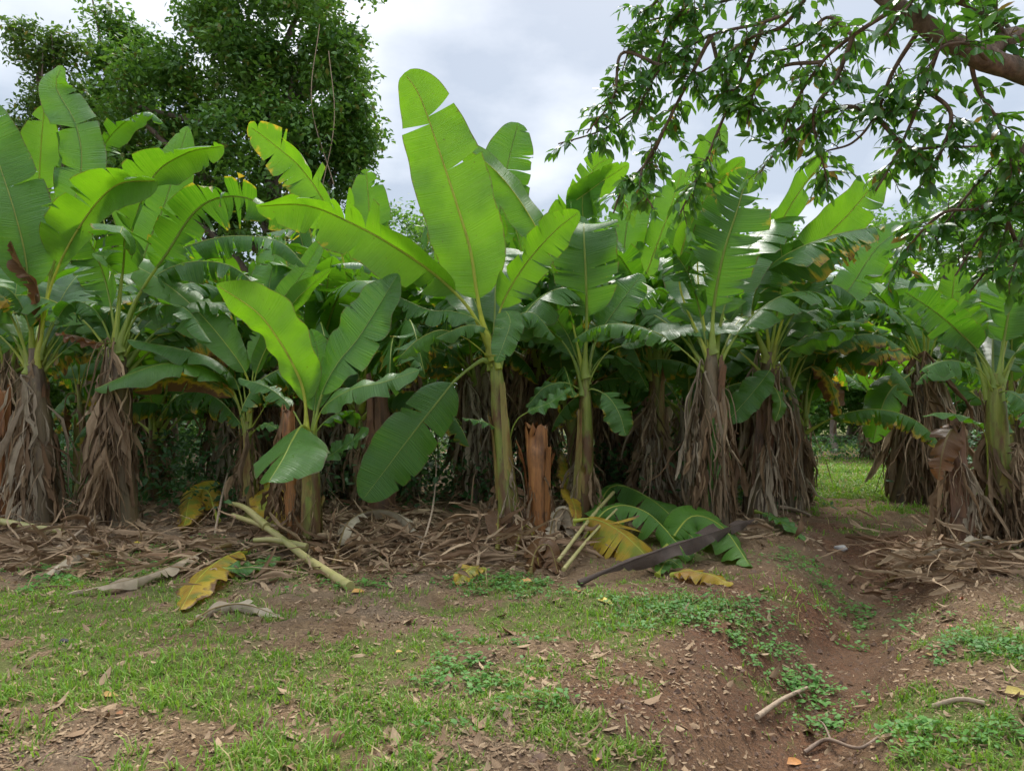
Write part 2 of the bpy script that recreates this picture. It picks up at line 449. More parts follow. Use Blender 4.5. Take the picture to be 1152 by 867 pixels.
# ------------------------------------------------------------------ shared leaf library
def lib_leaf(e0, droop, L, W, seed, tears, fold, curl, shag, side=0):
    s = np.linspace(0, 1, 14); a = e0 - droop * s ** 1.6
    d = L / 13
    x = np.concatenate([[0], np.cumsum(np.cos(a[:-1]) * d)]); z = np.concatenate([[0], np.cumsum(np.sin(a[:-1]) * d)])
    y = side * s ** 2 * L * .2
    pts = np.stack([x, y, z], 1)
    return leaf_meshes(pts, W, pet=.2, b0=(0, -1, 0), fold=fold, curl=curl, tears=tears, seed=seed, shag=shag, nv=44, gap=.015)
LIB = []
_r = rs(4)
for k in range(18):
    cl = k % 6
    e0 = R([83, 77, 70, 62, 48, 30][cl] + _r.uniform(-4, 4)); dr = R([18, 45, 70, 95, 105, 100][cl] + _r.uniform(-12, 12))
    old = cl / 5
    LIB.append(lib_leaf(e0, dr, _r.uniform(2.1, 2.8), _r.uniform(.30, .40), 100 + k, [2, 4, 8, 14, 20, 24][cl] * _r.uniform(.6, 1.3),
                        R([18, 10, 0, -18, -32, -42][cl]), R([-18, -25, -30, -35, -40, -45][cl]), .1 + .3 * old, _r.uniform(-1, 1)))

# ------------------------------------------------------------------ dry leaves
def ribbon(g, rng, p0, d0, l, w, grav=1.0, n=9, m=4, crumple=.5, floor=None):
    p = np.array(p0, float); d = unit(np.array(d0, float)); st = l / (n - 1)
    P_ = [p.copy()]
    for i in range(n - 1):
        d = unit(d + np.array([0, 0, -1]) * grav * .45 + rng.normal(0, .22 * crumple, 3))
        p = p + d * st
        if floor is not None: p[2] = max(p[2], floor + rng.uniform(.005, .03))
        P_.append(p.copy())
    P_ = np.array(P_); T = unit(np.gradient(P_, axis=0))
    a = rng.rand() * 6.28 + np.cumsum(rng.normal(0, .35 * crumple, n))
    e = unit(np.cross(T, [0.2, .3, 1.0]) + 1e-4); f = np.cross(e, T)
    side = e * np.cos(a)[:, None] + f * np.sin(a)[:, None]; nn = np.cross(T, side)
    s = np.linspace(0, 1, n); ww = w * np.clip(np.sin(np.pi * (s * .86 + .09)), .05, 1) ** .7 * rng.uniform(.7, 1.2, n)
    c = np.linspace(-1, 1, m)
    zz = (np.where(np.arange(m) % 2, 1, -1)[None] * rng.uniform(.1, .55, (n, m)) * crumple + rng.uniform(-.5, .5) * c[None] ** 2)
    V = P_[:, None] + (ww[:, None] * c[None])[..., None] * side[:, None] + (ww[:, None] * zz)[..., None] * nn[:, None]
    U = np.stack(np.broadcast_arrays(s[:, None] * l, c[None] * w), -1)
    g.grid(V, U)

DRYLEN = []
def lib_dry(seed):
    rng = rs(seed); g = Geo()
    L = rng.uniform(.9, 1.6); out = rng.uniform(.03, .12)
    pts = [(0, 0, 0), (out * .7, rng.normal(0, .04), rng.uniform(-.02, .07)), (out, rng.normal(0, .06), -.2 * L), (out * rng.uniform(.4, 1.3), rng.normal(0, .08), -.6 * L), (out * rng.uniform(.3, 1.3), rng.normal(0, .09), -L)]
    path, _ = spline(pts, 40)
    tube_into(g, path, .013 * (1 - .6 * np.linspace(0, 1, 40)), 5)
    for k in range(rng.randint(22, 32)):
        i = int(rng.uniform(2, 36)); sd = rng.choice([-1, 1])
        rem = L + path[i][2]
        l = min(rng.uniform(.35, 1.35), max(rem + .12, .25))
        ribbon(g, rng, path[i], (rng.normal(.1, .3), sd * rng.uniform(.05, .65), rng.uniform(-1.2, -.3)), l, rng.choice([rng.uniform(.005, .016), rng.uniform(.014, .032), rng.uniform(.03, .075)], p=[.5, .36, .14]), rng.uniform(.7, 1.6), 10, 5, rng.uniform(.4, 1.7))
    me = g.mesh('dry_leaf'); DRYLEN.append(L + .1)
    return me
DRYLIB = [lib_dry(300 + i) for i in range(16)]
for i, me in enumerate(DRYLIB): me.materials.append([M_DRY, M_DRYG, M_DRY, M_DRYD][i % 4])

# ------------------------------------------------------------------ pseudostems and plants
def stem_mesh(p0, p1, r0, r1, seed, bend=.0, flare=1.25, n=30, sides=16, ragged=False):
    rng = rs(seed)
    p0 = np.array(p0, float); p1 = np.array(p1, float)
    mid = (p0 + p1) / 2 + np.array([rng.normal(0, .03) + bend, rng.normal(0, .03), 0])
    path, L = spline([p0 - np.array([0, 0, .12]), p0 + (mid - p0) * .12, mid, p1], n)
    s = np.linspace(0, 1, n); r = r0 + (r1 - r0) * s; r = r * (1 + (flare - 1) * np.exp(-s * 9)) * (1 if ragged else 1 - .45 * sstep(.8, 1.0, s))
    a = np.linspace(0, 2 * np.pi, sides, endpoint=False)
    bump = np.ones((n, sides))
    for k in range(6):  # overlapping leaf sheaths
        a0 = rng.rand() * 6.28; tw = rng.uniform(-1.2, 1.2); top = rng.uniform(.35, 1.0)
        d = (a[None] - a0 - tw * s[:, None] + np.pi) % (2 * np.pi) - np.pi
        bump += .15 * (np.abs(d) < .9) * (s[:, None] < top) * (1 - .35 * np.abs(d))
    bump += rng.normal(0, .02, (n, sides))
    g = Geo()
    if ragged:
        path = path.copy()
    tube_into(g, path, r, sides, bump=bump)
    me = g.mesh('pseudostem')
    if ragged:
        co = np.empty(len(me.vertices) * 3, np.float32); me.vertices.foreach_get('co', co); co = co.reshape(-1, 3)
        top = co[:, 2] > p1[2] - .05
        co[top, 2] += rng.uniform(-.09, .06, top.sum()); me.vertices.foreach_set('co', co.ravel()); me.update()
    return me

def sheaths(root, c, r0, r1, seed, n, m, tops):
    rng = rs(seed + 5)
    for j in range(n):
        a0 = rng.rand() * 6.28; wd = rng.uniform(.35, .8); h0 = rng.uniform(0, .25); h1 = rng.uniform(*tops)
        tw = rng.uniform(-.5, .5); s = np.linspace(0, 1, 14)[:, None]; u = np.linspace(-1, 1, 7)[None]
        h = h0 + (h1 - h0) * s + .05 * np.abs(u) * rng.uniform(-1, 1) * s + rng.normal(0, .012, (14, 7)) * (s > .9)
        rr = (r0 + (r1 - r0) * h) * 1.10 + .012 + .05 * rng.uniform(.2, 1.3) * np.clip((s - .7) / .3, 0, 1) ** 2 + .014 * u * u * rng.uniform(0, 1.4) + .004 * np.sin(u * 9 + j)
        a = a0 + tw * s + u * wd * (1 - .55 * s ** 2)
        V = np.stack([c[0] * h + rr * np.cos(a), c[1] * h + rr * np.sin(a), c[2] * h], -1)
        g = Geo(); g.grid(V, np.stack(np.broadcast_arrays(s, u), -1)); link('sheath', g.mesh('sheath'), m, root)

PL = []
def plant(label, base, crown=None, H=2.3, r=(.12, .07), sm=None, leaves=(), fill=0, fillaz=None, skirt=0, srange=(.25, 1.0), spread=1.0,
          group=None, seed=0, Y=None, tintr=(.05, .5), scale=1.0, drysc=1.0, fcl=None, bend=0., lsc=(.85, 1.1)):
    rng = rs(seed + 1000)
    if Y is None: b = G(*base)
    elif Y == 'w': b = np.array([base[0], base[1], float(gz(base[0], base[1]))])
    else:
        b = P(base[0], base[1], Y); b[2] = float(gz(b[0], b[1]))
    root = empty('banana_plant', b)
    tag(root, label, 'banana plant', group or 'banana plants of the grove')
    if crown is None: c = np.array([rng.normal(0, .12), rng.normal(0, .1), H])
    else: c = P(crown[0], crown[1], b[1]) - b
    st = link('pseudostem', stem_mesh((0, 0, 0), c, r[0], r[1], seed, bend), sm or M_STEM, root)
    Yp = b[1]; k = Yp / F
    if leaves: sheaths(root, c, r[0] * 1.02, r[1] * 1.02, seed, 4, M_SHEATH if (sm or M_STEM) is M_STEM else M_STUMPD, (.3, .95))
    for j, lf in enumerate(leaves):
        pts = []
        for q in lf['p']:
            dy = q[2] if len(q) > 2 else 0.0
            pts.append(P(q[0], q[1], Yp + dy) - b)
        kw = {x: y for x, y in lf.items() if x not in ('p', 'w', 'tint', 'dry', 'f')}
        f = lf.get('f', 'u')
        if isinstance(f, str): f = {'u': (0.05, .9, .35), 't': (0.0, -.72, .7), 'U': (0, .55, .8), 'T': (0, -.35, .95)}[f]
        if 'seed' not in kw: kw['seed'] = seed * 31 + j
        if lf.get('root', True) and np.linalg.norm(pts[0] - c) < .35:
            dl = (.14 + .05 * (j % 5)) * min(1, c[2] / 2)
            p0 = c * (1 - dl / max(c[2], .3)) + unit((pts[1] - pts[0]) * [1, 1, .15]) * r[1] * .75
            L0 = sum(np.linalg.norm(a_ - b_) for a_, b_ in zip(pts[1:], pts[:-1]))
            kw['pet'] = (kw.get('pet', .25) * L0 + dl) / (L0 + dl)
            pts = [p0, p0 * .35 + pts[0] * .65] + pts[1:]
        kw.pop('root', None)
        ms = leaf_meshes(pts, lf['w'] * k * .9, n0=f, rib=max(.012, min(.027, lf['w'] * k * .062)), **kw)
        put_leaf(ms, root, lf.get('tint', .3), lf.get('dry', 0.08))
    az = rng.rand() * 6.28
    for j in range(fill):
        if fillaz is None: az += 2.4 + rng.normal(0, .35); a = az
        else: a = R(rng.uniform(*fillaz))
        cl = (j % 6 if fcl is None else fcl[j % len(fcl)]) + 6 * rng.randint(3)
        sc = rng.uniform(*lsc) * scale
        off = np.array([math.cos(a), math.sin(a), 0]) * r[1] * .6
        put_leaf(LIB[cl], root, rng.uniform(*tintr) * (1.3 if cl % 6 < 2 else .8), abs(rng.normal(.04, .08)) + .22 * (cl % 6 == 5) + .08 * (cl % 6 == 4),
                 tuple(c + off - np.array([0, 0, .15 + .04 * j])), (0, 0, a), sc)
    if leaves and seed in (1, 2, 8, 9, 10, 11):   # torn older leaves hanging to both sides of the crown
        for j, a in enumerate((20, 160, 40)):
            a = R(a + rng.uniform(-15, 15)); cl = [3, 4, 4][j] + 6 * rng.randint(3)
            put_leaf(LIB[cl], root, rng.uniform(.2, .7), abs(rng.normal(.05, .08)), tuple(c + np.array([math.cos(a), math.sin(a), 0]) * r[1] * .6 - np.array([0, 0, .2 + .05 * j])), (rng.normal(0, .12), 0, a), rng.uniform(.6, .95))
    for j in range(skirt):
        h = rng.uniform(*srange); i = rng.randint(16)
        z = c[2] * h; sc = min(1.25 * drysc, (z + .12) / DRYLEN[i]) * rng.uniform(.82, 1.0)
        a = rng.rand() * 6.28; rr = (r[0] + (r[1] - r[0]) * h) * .8
        o = link('dry_leaf', DRYLIB[i], None, root)
        o.location = (c[0] * h + math.cos(a) * rr, c[1] * h + math.sin(a) * rr, z)
        o.rotation_euler = (rng.normal(0, .06), rng.normal(0, .08) - .0, a); o.scale = (sc * spread * rng.uniform(.7, 1.3), sc * rng.uniform(.8, 1.2), sc)
    PL.append((b[0], b[1]))
    return root

def L_(p, w, f='u', **k): return dict(p=p, w=w, f=f, **k)

exec_hero = True
# ---- front row, left to right
plant('tall banana plant at the left edge with a thick skirt of grey-brown dead leaves', (45, 590), (38, 392), r=(.15, .10), sm=M_STEMB, seed=1, skirt=24, spread=.6,
  fill=7, fillaz=(40, 170), fcl=[2, 3, 4],
  leaves=[
  L_([(42, 392), (60, 300, .2), (90, 200, .3), (86, 142, .3), (63, 98, .3), (70, 74, .25)], 31, (.25, -.8, .5), pet=.42, tint=.45, fold=.12, tl=[(1, .62, .0), (-1, .6, .1), (1, .8, .3), (-1, .35, .4)], blunt=.5),
  L_([(40, 392), (58, 290, .25), (45, 222, .3), (46, 170, .3), (50, 118, .3)], 32, (-.25, .9, .2), pet=.3, tint=.85, fold=.1, tears=2),
  L_([(36, 392), (30, 300, -.1), (16, 238, -.2), (-4, 175, -.2), (-24, 105, -.2)], 42, (.25, -.85, .4), pet=.22, tint=.4, fold=.15, tears=1),
  L_([(45, 388), (58, 322), (90, 255, -.1), (130, 209, -.2), (178, 203, -.3)], 42, (.35, .75, .6), pet=.36, tint=.85, fold=-.5, tears=3, blunt=.5),
  L_([(32, 392), (10, 350, -.1), (-25, 318, -.2), (-80, 330, -.3)], 36, 'U', pet=.2, tint=.3, fold=-.5, tears=8),
  L_([(46, 392), (66, 356, .05), (95, 340, .1), (140, 352, .1), (172, 385, .1)], 32, 'U', pet=.22, tint=.1, fold=-.7, tears=14, shag=.4),
  L_([(40, 392), (25, 345, -.2), (0, 322, -.4), (-30, 350, -.6)], 24, 'T', pet=.2, tint=.2, fold=-.7, tears=8, dry=.35),
  L_([(46, 380), (44, 330, -.1), (25, 300, -.15), (12, 270, -.2)], 15, 'u', pet=.2, tint=.2, dry=1.2, fold=-.9, tears=5, shag=.5),
  ])
plant('banana plant with brown dead leaves hanging to the ground, second big one from left edge', (135, 592), (133, 380), r=(.13, .09), sm=M_STEMB, seed=2, skirt=14, srange=(.45, 1), spread=.55,
  fill=8, fillaz=(20, 160), fcl=[3, 4, 5], tintr=(0, .25),
  leaves=[
  L_([(130, 378), (140, 300, .3), (168, 206, .4), (208, 173, .4), (252, 164, .4)], 40, (.3, .6, .7), pet=.45, tint=.6, fold=-.6, tears=4, blunt=.5),
  L_([(135, 378), (155, 335), (186, 288, -.1), (226, 232, -.2), (275, 222, -.3), (330, 252, -.35)], 40, (.25, .75, .6), pet=.3, tint=.15, fold=-.5, tears=18, shag=.4, dry=.2),
  L_([(130, 378), (136, 330, -.1), (140, 285, -.3), (139, 256, -.7), (135, 262, -1.2)], 36, 'U', pet=.35, tint=.1, fold=-.3, tears=8, dry=.15),
  L_([(138, 378), (160, 350, -.1), (205, 345, -.2), (238, 385, -.3)], 28, 'U', pet=.2, tint=.05, fold=-.8, tears=12, shag=.4),
  L_([(128, 380), (108, 350, -.1), (80, 340, -.2), (60, 365, -.3)], 26, 'U', pet=.2, tint=.05, fold=-.8, tears=12, shag=.4, dry=.2),
  L_([(128, 382), (110, 385, -.1), (88, 378, -.15), (62, 374, -.2)], 12, 'U', pet=.1, tint=.1, dry=1.25, fold=-1.2, tears=6, shag=.5),
  L_([(134, 378), (165, 320, .1), (210, 295, .1), (262, 300, .1), (300, 335, .1)], 30, 'T', pet=.2, tint=.1, fold=-.5, tears=22, shag=.5, dry=.18),
  L_([(136, 378), (175, 300, .3), (240, 268, .4), (310, 270, .4), (345, 300, .4)], 30, 'T', pet=.2, tint=.2, fold=-.5, tears=22, shag=.5),
  L_([(134, 378), (150, 340, .1), (180, 325, .1), (215, 350, .1), (228, 385, .1)], 22, 'T', pet=.2, tint=.05, fold=-.6, tears=16, shag=.5),
  L_([(132, 380), (120, 320, .2), (100, 270, .3), (80, 255, .3)], 34, 'u', pet=.25, tint=.2, tears=8, fold=-.3),
  ])
plant('thin green banana sucker between the two leftmost brown-skirted plants', (86, 572), (88, 432), r=(.05, .035), seed=3, bend=.02,
  leaves=[
  L_([(88, 432), (90, 400), (92, 370), (92, 340)], 5, 't', pet=.1, tint=.7, fold=1.2, tears=0),
  L_([(86, 434), (78, 405), (66, 385, -.1), (52, 392, -.2)], 10, 't', pet=.3, tint=.5, fold=-.2, tears=2),
  L_([(90, 434), (100, 405), (116, 395, -.1), (135, 410, -.1)], 10, 't', pet=.3, tint=.7, fold=-.3, tears=2),
  L_([(84, 438), (75, 445, -.1), (72, 470, -.1), (76, 490, -.1)], 8, 't', pet=.3, tint=.5, fold=-.9, tears=2, dry=.9),
  L_([(92, 440), (100, 470, .2), (90, 520, .3), (80, 560, .3)], 30, 't', pet=.15, tint=.15, fold=-.1, tears=7, shag=.15),
  ])
plant('young banana plant with long waxy leaves reaching left, its green stem half hidden', (283, 590), (278, 474), r=(.075, .05), seed=4, sm=M_STEM, skirt=5, srange=(.6, .95), drysc=.6, fill=0,
  leaves=[
  L_([(282, 470), (280, 430), (258, 392, -.1), (212, 340, -.2), (160, 303, -.25), (104, 285, -.3)], 27, (.2, -.7, .7), pet=.2, tint=.62, fold=.1, tl=[(-1, .42, .3), (1, .5, .2), (-1, .75, .6)], blunt=.55),
  L_([(276, 472), (266, 430), (240, 404, -.2), (195, 391, -.35), (143, 382, -.4)], 20, 'T', pet=.2, tint=.3, fold=-.15, tears=2),
  L_([(274, 474), (258, 432), (225, 413, -.25), (185, 409, -.45), (140, 423, -.55), (106, 438, -.6)], 26, (-.15, -.6, .8), pet=.2, tint=.62, fold=-.2, tears=2, wave=.04),
  L_([(276, 474), (262, 445), (235, 428, -.1), (195, 424, -.15), (150, 440, -.2)], 20, 'u', pet=.2, tint=.2, fold=-.5, tears=4, dry=.55),
  L_([(282, 470), (288, 420), (312, 368, .05), (335, 335, .1), (373, 302, .1)], 15, (-.5, .6, .6), pet=.25, tint=.45, fold=.4, tears=1),
  L_([(282, 470), (286, 410), (302, 356, .2), (335, 315, .25), (366, 264, .3)], 16, (.4, -.7, .5), pet=.25, tint=.3, fold=.25, tears=1),
  L_([(280, 470), (272, 420, .1), (261, 340, .1), (250, 282, .1)], 4, 't', pet=.2, tint=.3, fold=1.2, tears=0),
  L_([(282, 480), (296, 460, -.05), (303, 450, -.1), (310, 447, -.12)], 3, 't', pet=.5, tint=.6, fold=.6, tears=0),
  L_([(282, 490), (286, 484, -.1), (298, 476, -.2), (312, 482, -.3)], 10, 'T', pet=.15, tint=.35, fold=-.1, tears=1),
  ])
plant('young banana plant with a smooth yellow-green upright leaf, standing in front of the rest', (350, 612), (348, 484), r=(.092, .062), seed=5, skirt=3, srange=(.2, .4), drysc=.4,
  leaves=[
  L_([(347, 486), (342, 440), (329, 408, -.05), (311, 378, -.1), (288, 350, -.15), (243, 320, -.2)], 40, (.35, .85, .2), pet=.16, tint=1.0, fold=.42, tears=0, blunt=.8, curl=-.15, nick=0, wave=.03),
  L_([(350, 484), (362, 442), (380, 408, -.05), (405, 377, -.1), (448, 308, -.1)], 38, (-.25, -.75, .6), pet=.2, tint=.12, fold=.15, tl=[(1, .3, .1), (-1, .6, .5)], blunt=.55),
  L_([(352, 482), (364, 458, -.15), (395, 438, -.3), (430, 430, -.4), (472, 416, -.45)], 24, (-.1, -.6, .85), pet=.16, tint=.4, fold=-.05, tears=2),
  L_([(347, 486), (340, 478, -.2), (329, 494, -.55), (318, 516, -.9), (302, 542, -1.15)], 48, (-.25, -.72, .65), pet=.2, tint=.5, fold=-.12, tl=[(-1, .42, .2), (1, .55, .3), (1, .8, .4)], blunt=.8, shag=.3),
  L_([(352, 492), (362, 515, .1), (385, 503, .05), (415, 482, .0)], 15, (-.2, -.6, .8), pet=.2, tint=.15, fold=.1, tears=2),
  L_([(345, 488), (325, 455, .1), (300, 435, .15), (268, 425, .2)], 15, (0, -.5, .9), pet=.3, tint=.15, fold=-.3, tears=3),
  L_([(350, 484), (356, 440, .2), (358, 400, .3), (350, 370, .3)], 22, 't', pet=.2, tint=.15, fold=.2, tears=3),
  L_([(352, 486), (370, 470, .2), (395, 462, .3), (400, 480, .3)], 16, 'U', pet=.2, tint=.15, fold=-.3, tears=3),
  ])
plant('slim banana plant in the centre with the giant bright leaf standing against the sky', (574, 600), (556, 388), r=(.105, .062), seed=6, skirt=9, srange=(.1, .42), drysc=.5,
  fill=5, fillaz=(50, 130), fcl=[3, 2],
  leaves=[
  L_([(553, 388), (543, 362), (536, 325), (529, 280), (514, 230), (495, 172), (473, 110), (455, 82)], 50, (.12, .97, .15), pet=.16, tint=1.0, fold=.16, curl=-.1, tl=[(1, .76, .0), (-1, .79, .0), (-1, .55, .15)], blunt=.48, gap=.012, shag=.1, wave=.035, nv=80, nick=0),
  L_([(551, 388), (530, 350, -.05), (496, 314, -.1), (450, 281, -.2), (400, 253, -.25), (345, 231, -.3), (288, 232, -.3)], 42, (-.28, .6, .75), pet=.22, tint=.75, fold=-.42, tears=5, blunt=.5, dry=.13),
  L_([(550, 400), (540, 392, -.1), (520, 378, -.2), (495, 371, -.3), (470, 382, -.4), (449, 402, -.45)], 17, 'T', pet=.35, tint=.6, fold=-1.0, tears=3),
  L_([(556, 386), (562, 350, -.1), (587, 303, -.1), (622, 262, -.1), (652, 238, -.1)], 29, (-.3, .85, .4), pet=.22, tint=.65, fold=.05, tears=5, shag=.2),
  L_([(556, 384), (566, 352, -.2), (574, 362, -.5), (566, 388, -.65), (558, 408, -.7)], 18, (.1, -.8, .5), pet=.3, tint=.3, fold=0, tears=1),
  L_([(552, 412), (542, 405, -.1), (514, 426, -.15), (496, 447, -.2), (460, 493, -.25), (408, 562, -.3)], 36, (.15, -.93, .25), pet=.24, tint=.08, fold=.05, tl=[(1, .28, .1), (-1, .75, .6), (-1, .33, .0)], blunt=.5),
  L_([(566, 505), (560, 485, -.05), (545, 474, -.1), (520, 470, -.15)], 8, 'T', pet=.4, tint=.3, fold=-.2, tears=2),
  L_([(570, 510), (579, 476, -.05), (594, 463, -.1), (620, 452, -.15), (642, 436, -.2)], 13, (.2, -.5, .8), pet=.5, tint=.2, fold=.1, tears=1),
  L_([(553, 388), (538, 362, -.1), (510, 350, -.2), (482, 348, -.25), (440, 330, -.3)], 22, 'T', pet=.25, tint=.15, fold=-.5, tears=6),
  L_([(554, 388), (550, 372, -.1), (525, 366, -.3), (490, 380, -.5)], 14, 'T', pet=.25, tint=.3, fold=-.7, tears=4),
  L_([(558, 386), (575, 360, .1), (600, 352, .15), (625, 380, .2)], 24, 'T', pet=.25, tint=.12, fold=-.6, tears=8),
  ])
plant('green-stemmed banana plant with a square upright leaf, just right of the orange-brown stump', (653, 590), (658, 418), r=(.10, .06), seed=7, skirt=6, srange=(.2, .5), drysc=.45,
  fill=4, fillaz=(60, 120), fcl=[4],
  leaves=[
  L_([(657, 415), (660, 360), (659, 310, -.05), (657, 268, .0), (657, 252, .25), (658, 258, .7)], 44, (.05, .95, -.1), pet=.26, tint=.25, fold=.0, tears=9, shag=.12, gap=.01, blunt=.42),
  L_([(662, 415), (671, 382), (693, 347, .05), (722, 308, .1)], 27, (-.3, -.8, .5), pet=.25, tint=.08, fold=.1, tears=3),
  L_([(657, 445), (666, 437, -.1), (684, 446, -.2), (697, 466, -.3), (704, 490, -.35)], 20, (.2, -.75, .6), pet=.2, tint=.25, fold=-.1, tears=3, dry=.25),
  L_([(661, 425), (682, 397, -.05), (708, 386, -.15), (745, 373, -.25), (787, 368, -.3), (840, 373, -.35)], 21, (0, -.55, .85), pet=.25, tint=.25, fold=.1, tears=2, blunt=.5),
  L_([(652, 422), (640, 394, -.1), (614, 367, -.15), (588, 358, -.2), (548, 352, -.25)], 26, 'U', pet=.3, tint=.05, fold=-.6, tears=4),
  L_([(655, 415), (636, 335, .2), (604, 258, .25), (561, 196, .25), (508, 155, .2)], 27, (-.55, .75, .3), pet=.36, tint=.8, fold=.5, curl=-.1, tears=1),
  L_([(653, 440), (635, 430, -.1), (612, 436, -.15), (592, 458, -.2)], 13, (0, -.6, .8), pet=.2, tint=.1, fold=-.3, tears=2),
  L_([(656, 415), (640, 380, .2), (622, 350, .3), (612, 330, .3)], 24, 'u', pet=.2, tint=.1, fold=-.2, tears=5),
  L_([(660, 420), (680, 400, .2), (712, 410, .3), (730, 440, .3)], 20, 'U', pet=.2, tint=.05, fold=-.6, tears=5),
  ])
plant('banana plant whose yellowish stem rises out of a ragged brown skirt, right of centre', (737, 572), (739, 396), r=(.13, .085), sm=M_STEM, seed=8, skirt=17, srange=(.2, .75), spread=1.3,
  fill=7, fillaz=(20, 180), fcl=[1, 2, 4], tintr=(.05, .4),
  leaves=[
  L_([(740, 394), (735, 340, -.1), (748, 300, -.2), (775, 290, -.4), (800, 330, -.5)], 28, 'U', pet=.3, tint=.08, fold=-.7, tears=12, shag=.4),
  L_([(738, 394), (725, 340, -.1), (705, 300, -.2), (690, 285, -.3), (668, 300, -.3)], 26, 'u', pet=.3, tint=.1, fold=-.5, tears=8),
  L_([(740, 396), (752, 350, .1), (760, 300, .2), (765, 245, .2)], 34, 'u', pet=.25, tint=.3, fold=-.1, tears=8),
  L_([(742, 398), (765, 375, -.1), (790, 390, -.2), (800, 425, -.25)], 17, 'T', pet=.2, tint=.1, fold=-.6, tears=5),
  ])
plant('banana plant with a thick shaggy skirt and tall slit leaf above the fallen green leaves', (800, 598), (800, 392), r=(.15, .10), sm=M_STEMB, seed=9, skirt=19, spread=.6,
  fill=6, fillaz=(30, 150), fcl=[2, 4, 3],
  leaves=[
  L_([(801, 392), (803, 345), (814, 285, -.05), (830, 234, -.05), (842, 190, .0)], 45, (.2, .9, .3), pet=.2, tint=.22, fold=-.05, tears=15, shag=.3, gap=.016, blunt=.5, dry=.18),
  L_([(797, 392), (785, 310, .3), (788, 235, .4), (797, 185, .4), (813, 138, .4)], 27, (.2, .9, .2), pet=.4, tint=1.0, fold=.1, tears=1),
  L_([(796, 392), (765, 325, .2), (770, 270, .25), (797, 218, .25), (838, 178, .25)], 30, (-.4, .8, .4), pet=.35, tint=.9, fold=.0, tears=3),
  L_([(795, 394), (770, 350, .1), (740, 325, .1), (715, 345, .1)], 28, 'U', pet=.25, tint=.05, fold=-.6, tears=10, shag=.4),
  L_([(798, 394), (785, 340, .1), (770, 300, .1), (745, 270, .1)], 30, 'U', pet=.25, tint=.1, fold=-.5, tears=12, shag=.4),
  L_([(806, 440), (806, 470, -.15), (808, 500, -.2), (800, 540, -.2), (792, 580, -.15)], 8, 't', pet=.15, tint=.25, fold=.2, tears=0),
  ])
plant('banana plant whose long arched leaf is yellow and brown at its ragged tip', (850, 585), (864, 396), r=(.14, .095), sm=M_STEMB, seed=10, skirt=17, spread=.6,
  fill=6, fillaz=(10, 140), fcl=[2, 4, 3],
  leaves=[
  L_([(862, 394), (846, 350), (866, 300, -.1), (925, 268, -.2), (995, 253, -.3)], 50, (-.2, .35, .9), pet=.2, tint=.3, fold=-1.0, curl=-.3, tears=20, shag=.25, dry=.27, gap=.016),
  L_([(866, 394), (860, 325, .2), (871, 268, .3), (895, 222, .3), (932, 172, .3)], 34, (-.5, .75, .35), pet=.25, tint=.7, fold=.35, tears=3),
  L_([(868, 394), (893, 322, .2), (925, 272, .3), (957, 238, .3), (994, 194, .3)], 36, (-.15, .9, .35), pet=.32, tint=.85, fold=.0, tears=2),
  L_([(864, 420), (876, 400, -.1), (894, 387, -.15), (930, 372, -.2), (962, 372, -.2)], 24, 'U', pet=.2, tint=.1, fold=-.4, tears=3),
  L_([(868, 398), (866, 416, -.2), (848, 440, -.3), (815, 478, -.35)], 18, (-.3, -.75, .5), pet=.15, tint=.2, fold=.05, tears=0),
  L_([(866, 430), (874, 440, -.2), (878, 455, -.25), (872, 474, -.25)], 9, 't', pet=.2, tint=.7, fold=-.1, tears=0),
  L_([(866, 394), (875, 345, .1), (880, 300, .2), (876, 262, .2)], 36, 'u', pet=.25, tint=.35, fold=-.1, tears=7),
  L_([(868, 394), (895, 350, .05), (935, 320, .1), (975, 345, .1)], 30, 'T', pet=.25, tint=.2, fold=-.5, tears=12, shag=.4),
  L_([(862, 396), (852, 372, .0), (840, 360, -.1), (815, 372, -.2)], 16, 'T', pet=.2, tint=.2, fold=-.3, tears=2),
  ])
plant('banana plant with pale brown peeling skirt beside the path, rightmost of the middle clump', (890, 572), (884, 424), r=(.14, .10), sm=M_STEMB, seed=11, skirt=18, spread=.55,
  fill=6, fillaz=(30, 200), fcl=[3, 2, 5], tintr=(.1, .5),
  leaves=[
  L_([(886, 424), (905, 400, -.1), (940, 382, -.1), (985, 376, -.1), (1015, 392, -.1)], 22, 'T', pet=.25, tint=.3, fold=-.4, tears=8, dry=.35),
  L_([(888, 424), (915, 375, .1), (955, 325, .2), (990, 275, .2), (1034, 247, .2)], 24, (.1, -.75, .6), pet=.3, tint=.35, fold=.2, tears=2),
  L_([(888, 426), (912, 412, .2), (930, 422, .2), (940, 448, .2), (946, 474, .2)], 16, (-.1, -.8, .5), pet=.3, tint=.5, fold=-.4, tears=7, dry=.55, shag=.4),
  L_([(886, 424), (900, 370, -.1), (940, 345, -.2), (990, 340, -.3), (1020, 365, -.35)], 24, 'T', pet=.2, tint=.25, fold=-.5, tears=20, shag=.5, dry=.12),
  L_([(886, 424), (910, 385, -.2), (950, 362, -.4), (1000, 372, -.5)], 20, 'T', pet=.2, tint=.3, fold=-.4, tears=18, shag=.5, dry=.2),
  L_([(884, 424), (880, 395, .3), (905, 350, .4), (950, 335, .4), (1000, 350, .4)], 26, 'T', pet=.25, tint=.3, fold=-.5, tears=14, shag=.4),
  ])
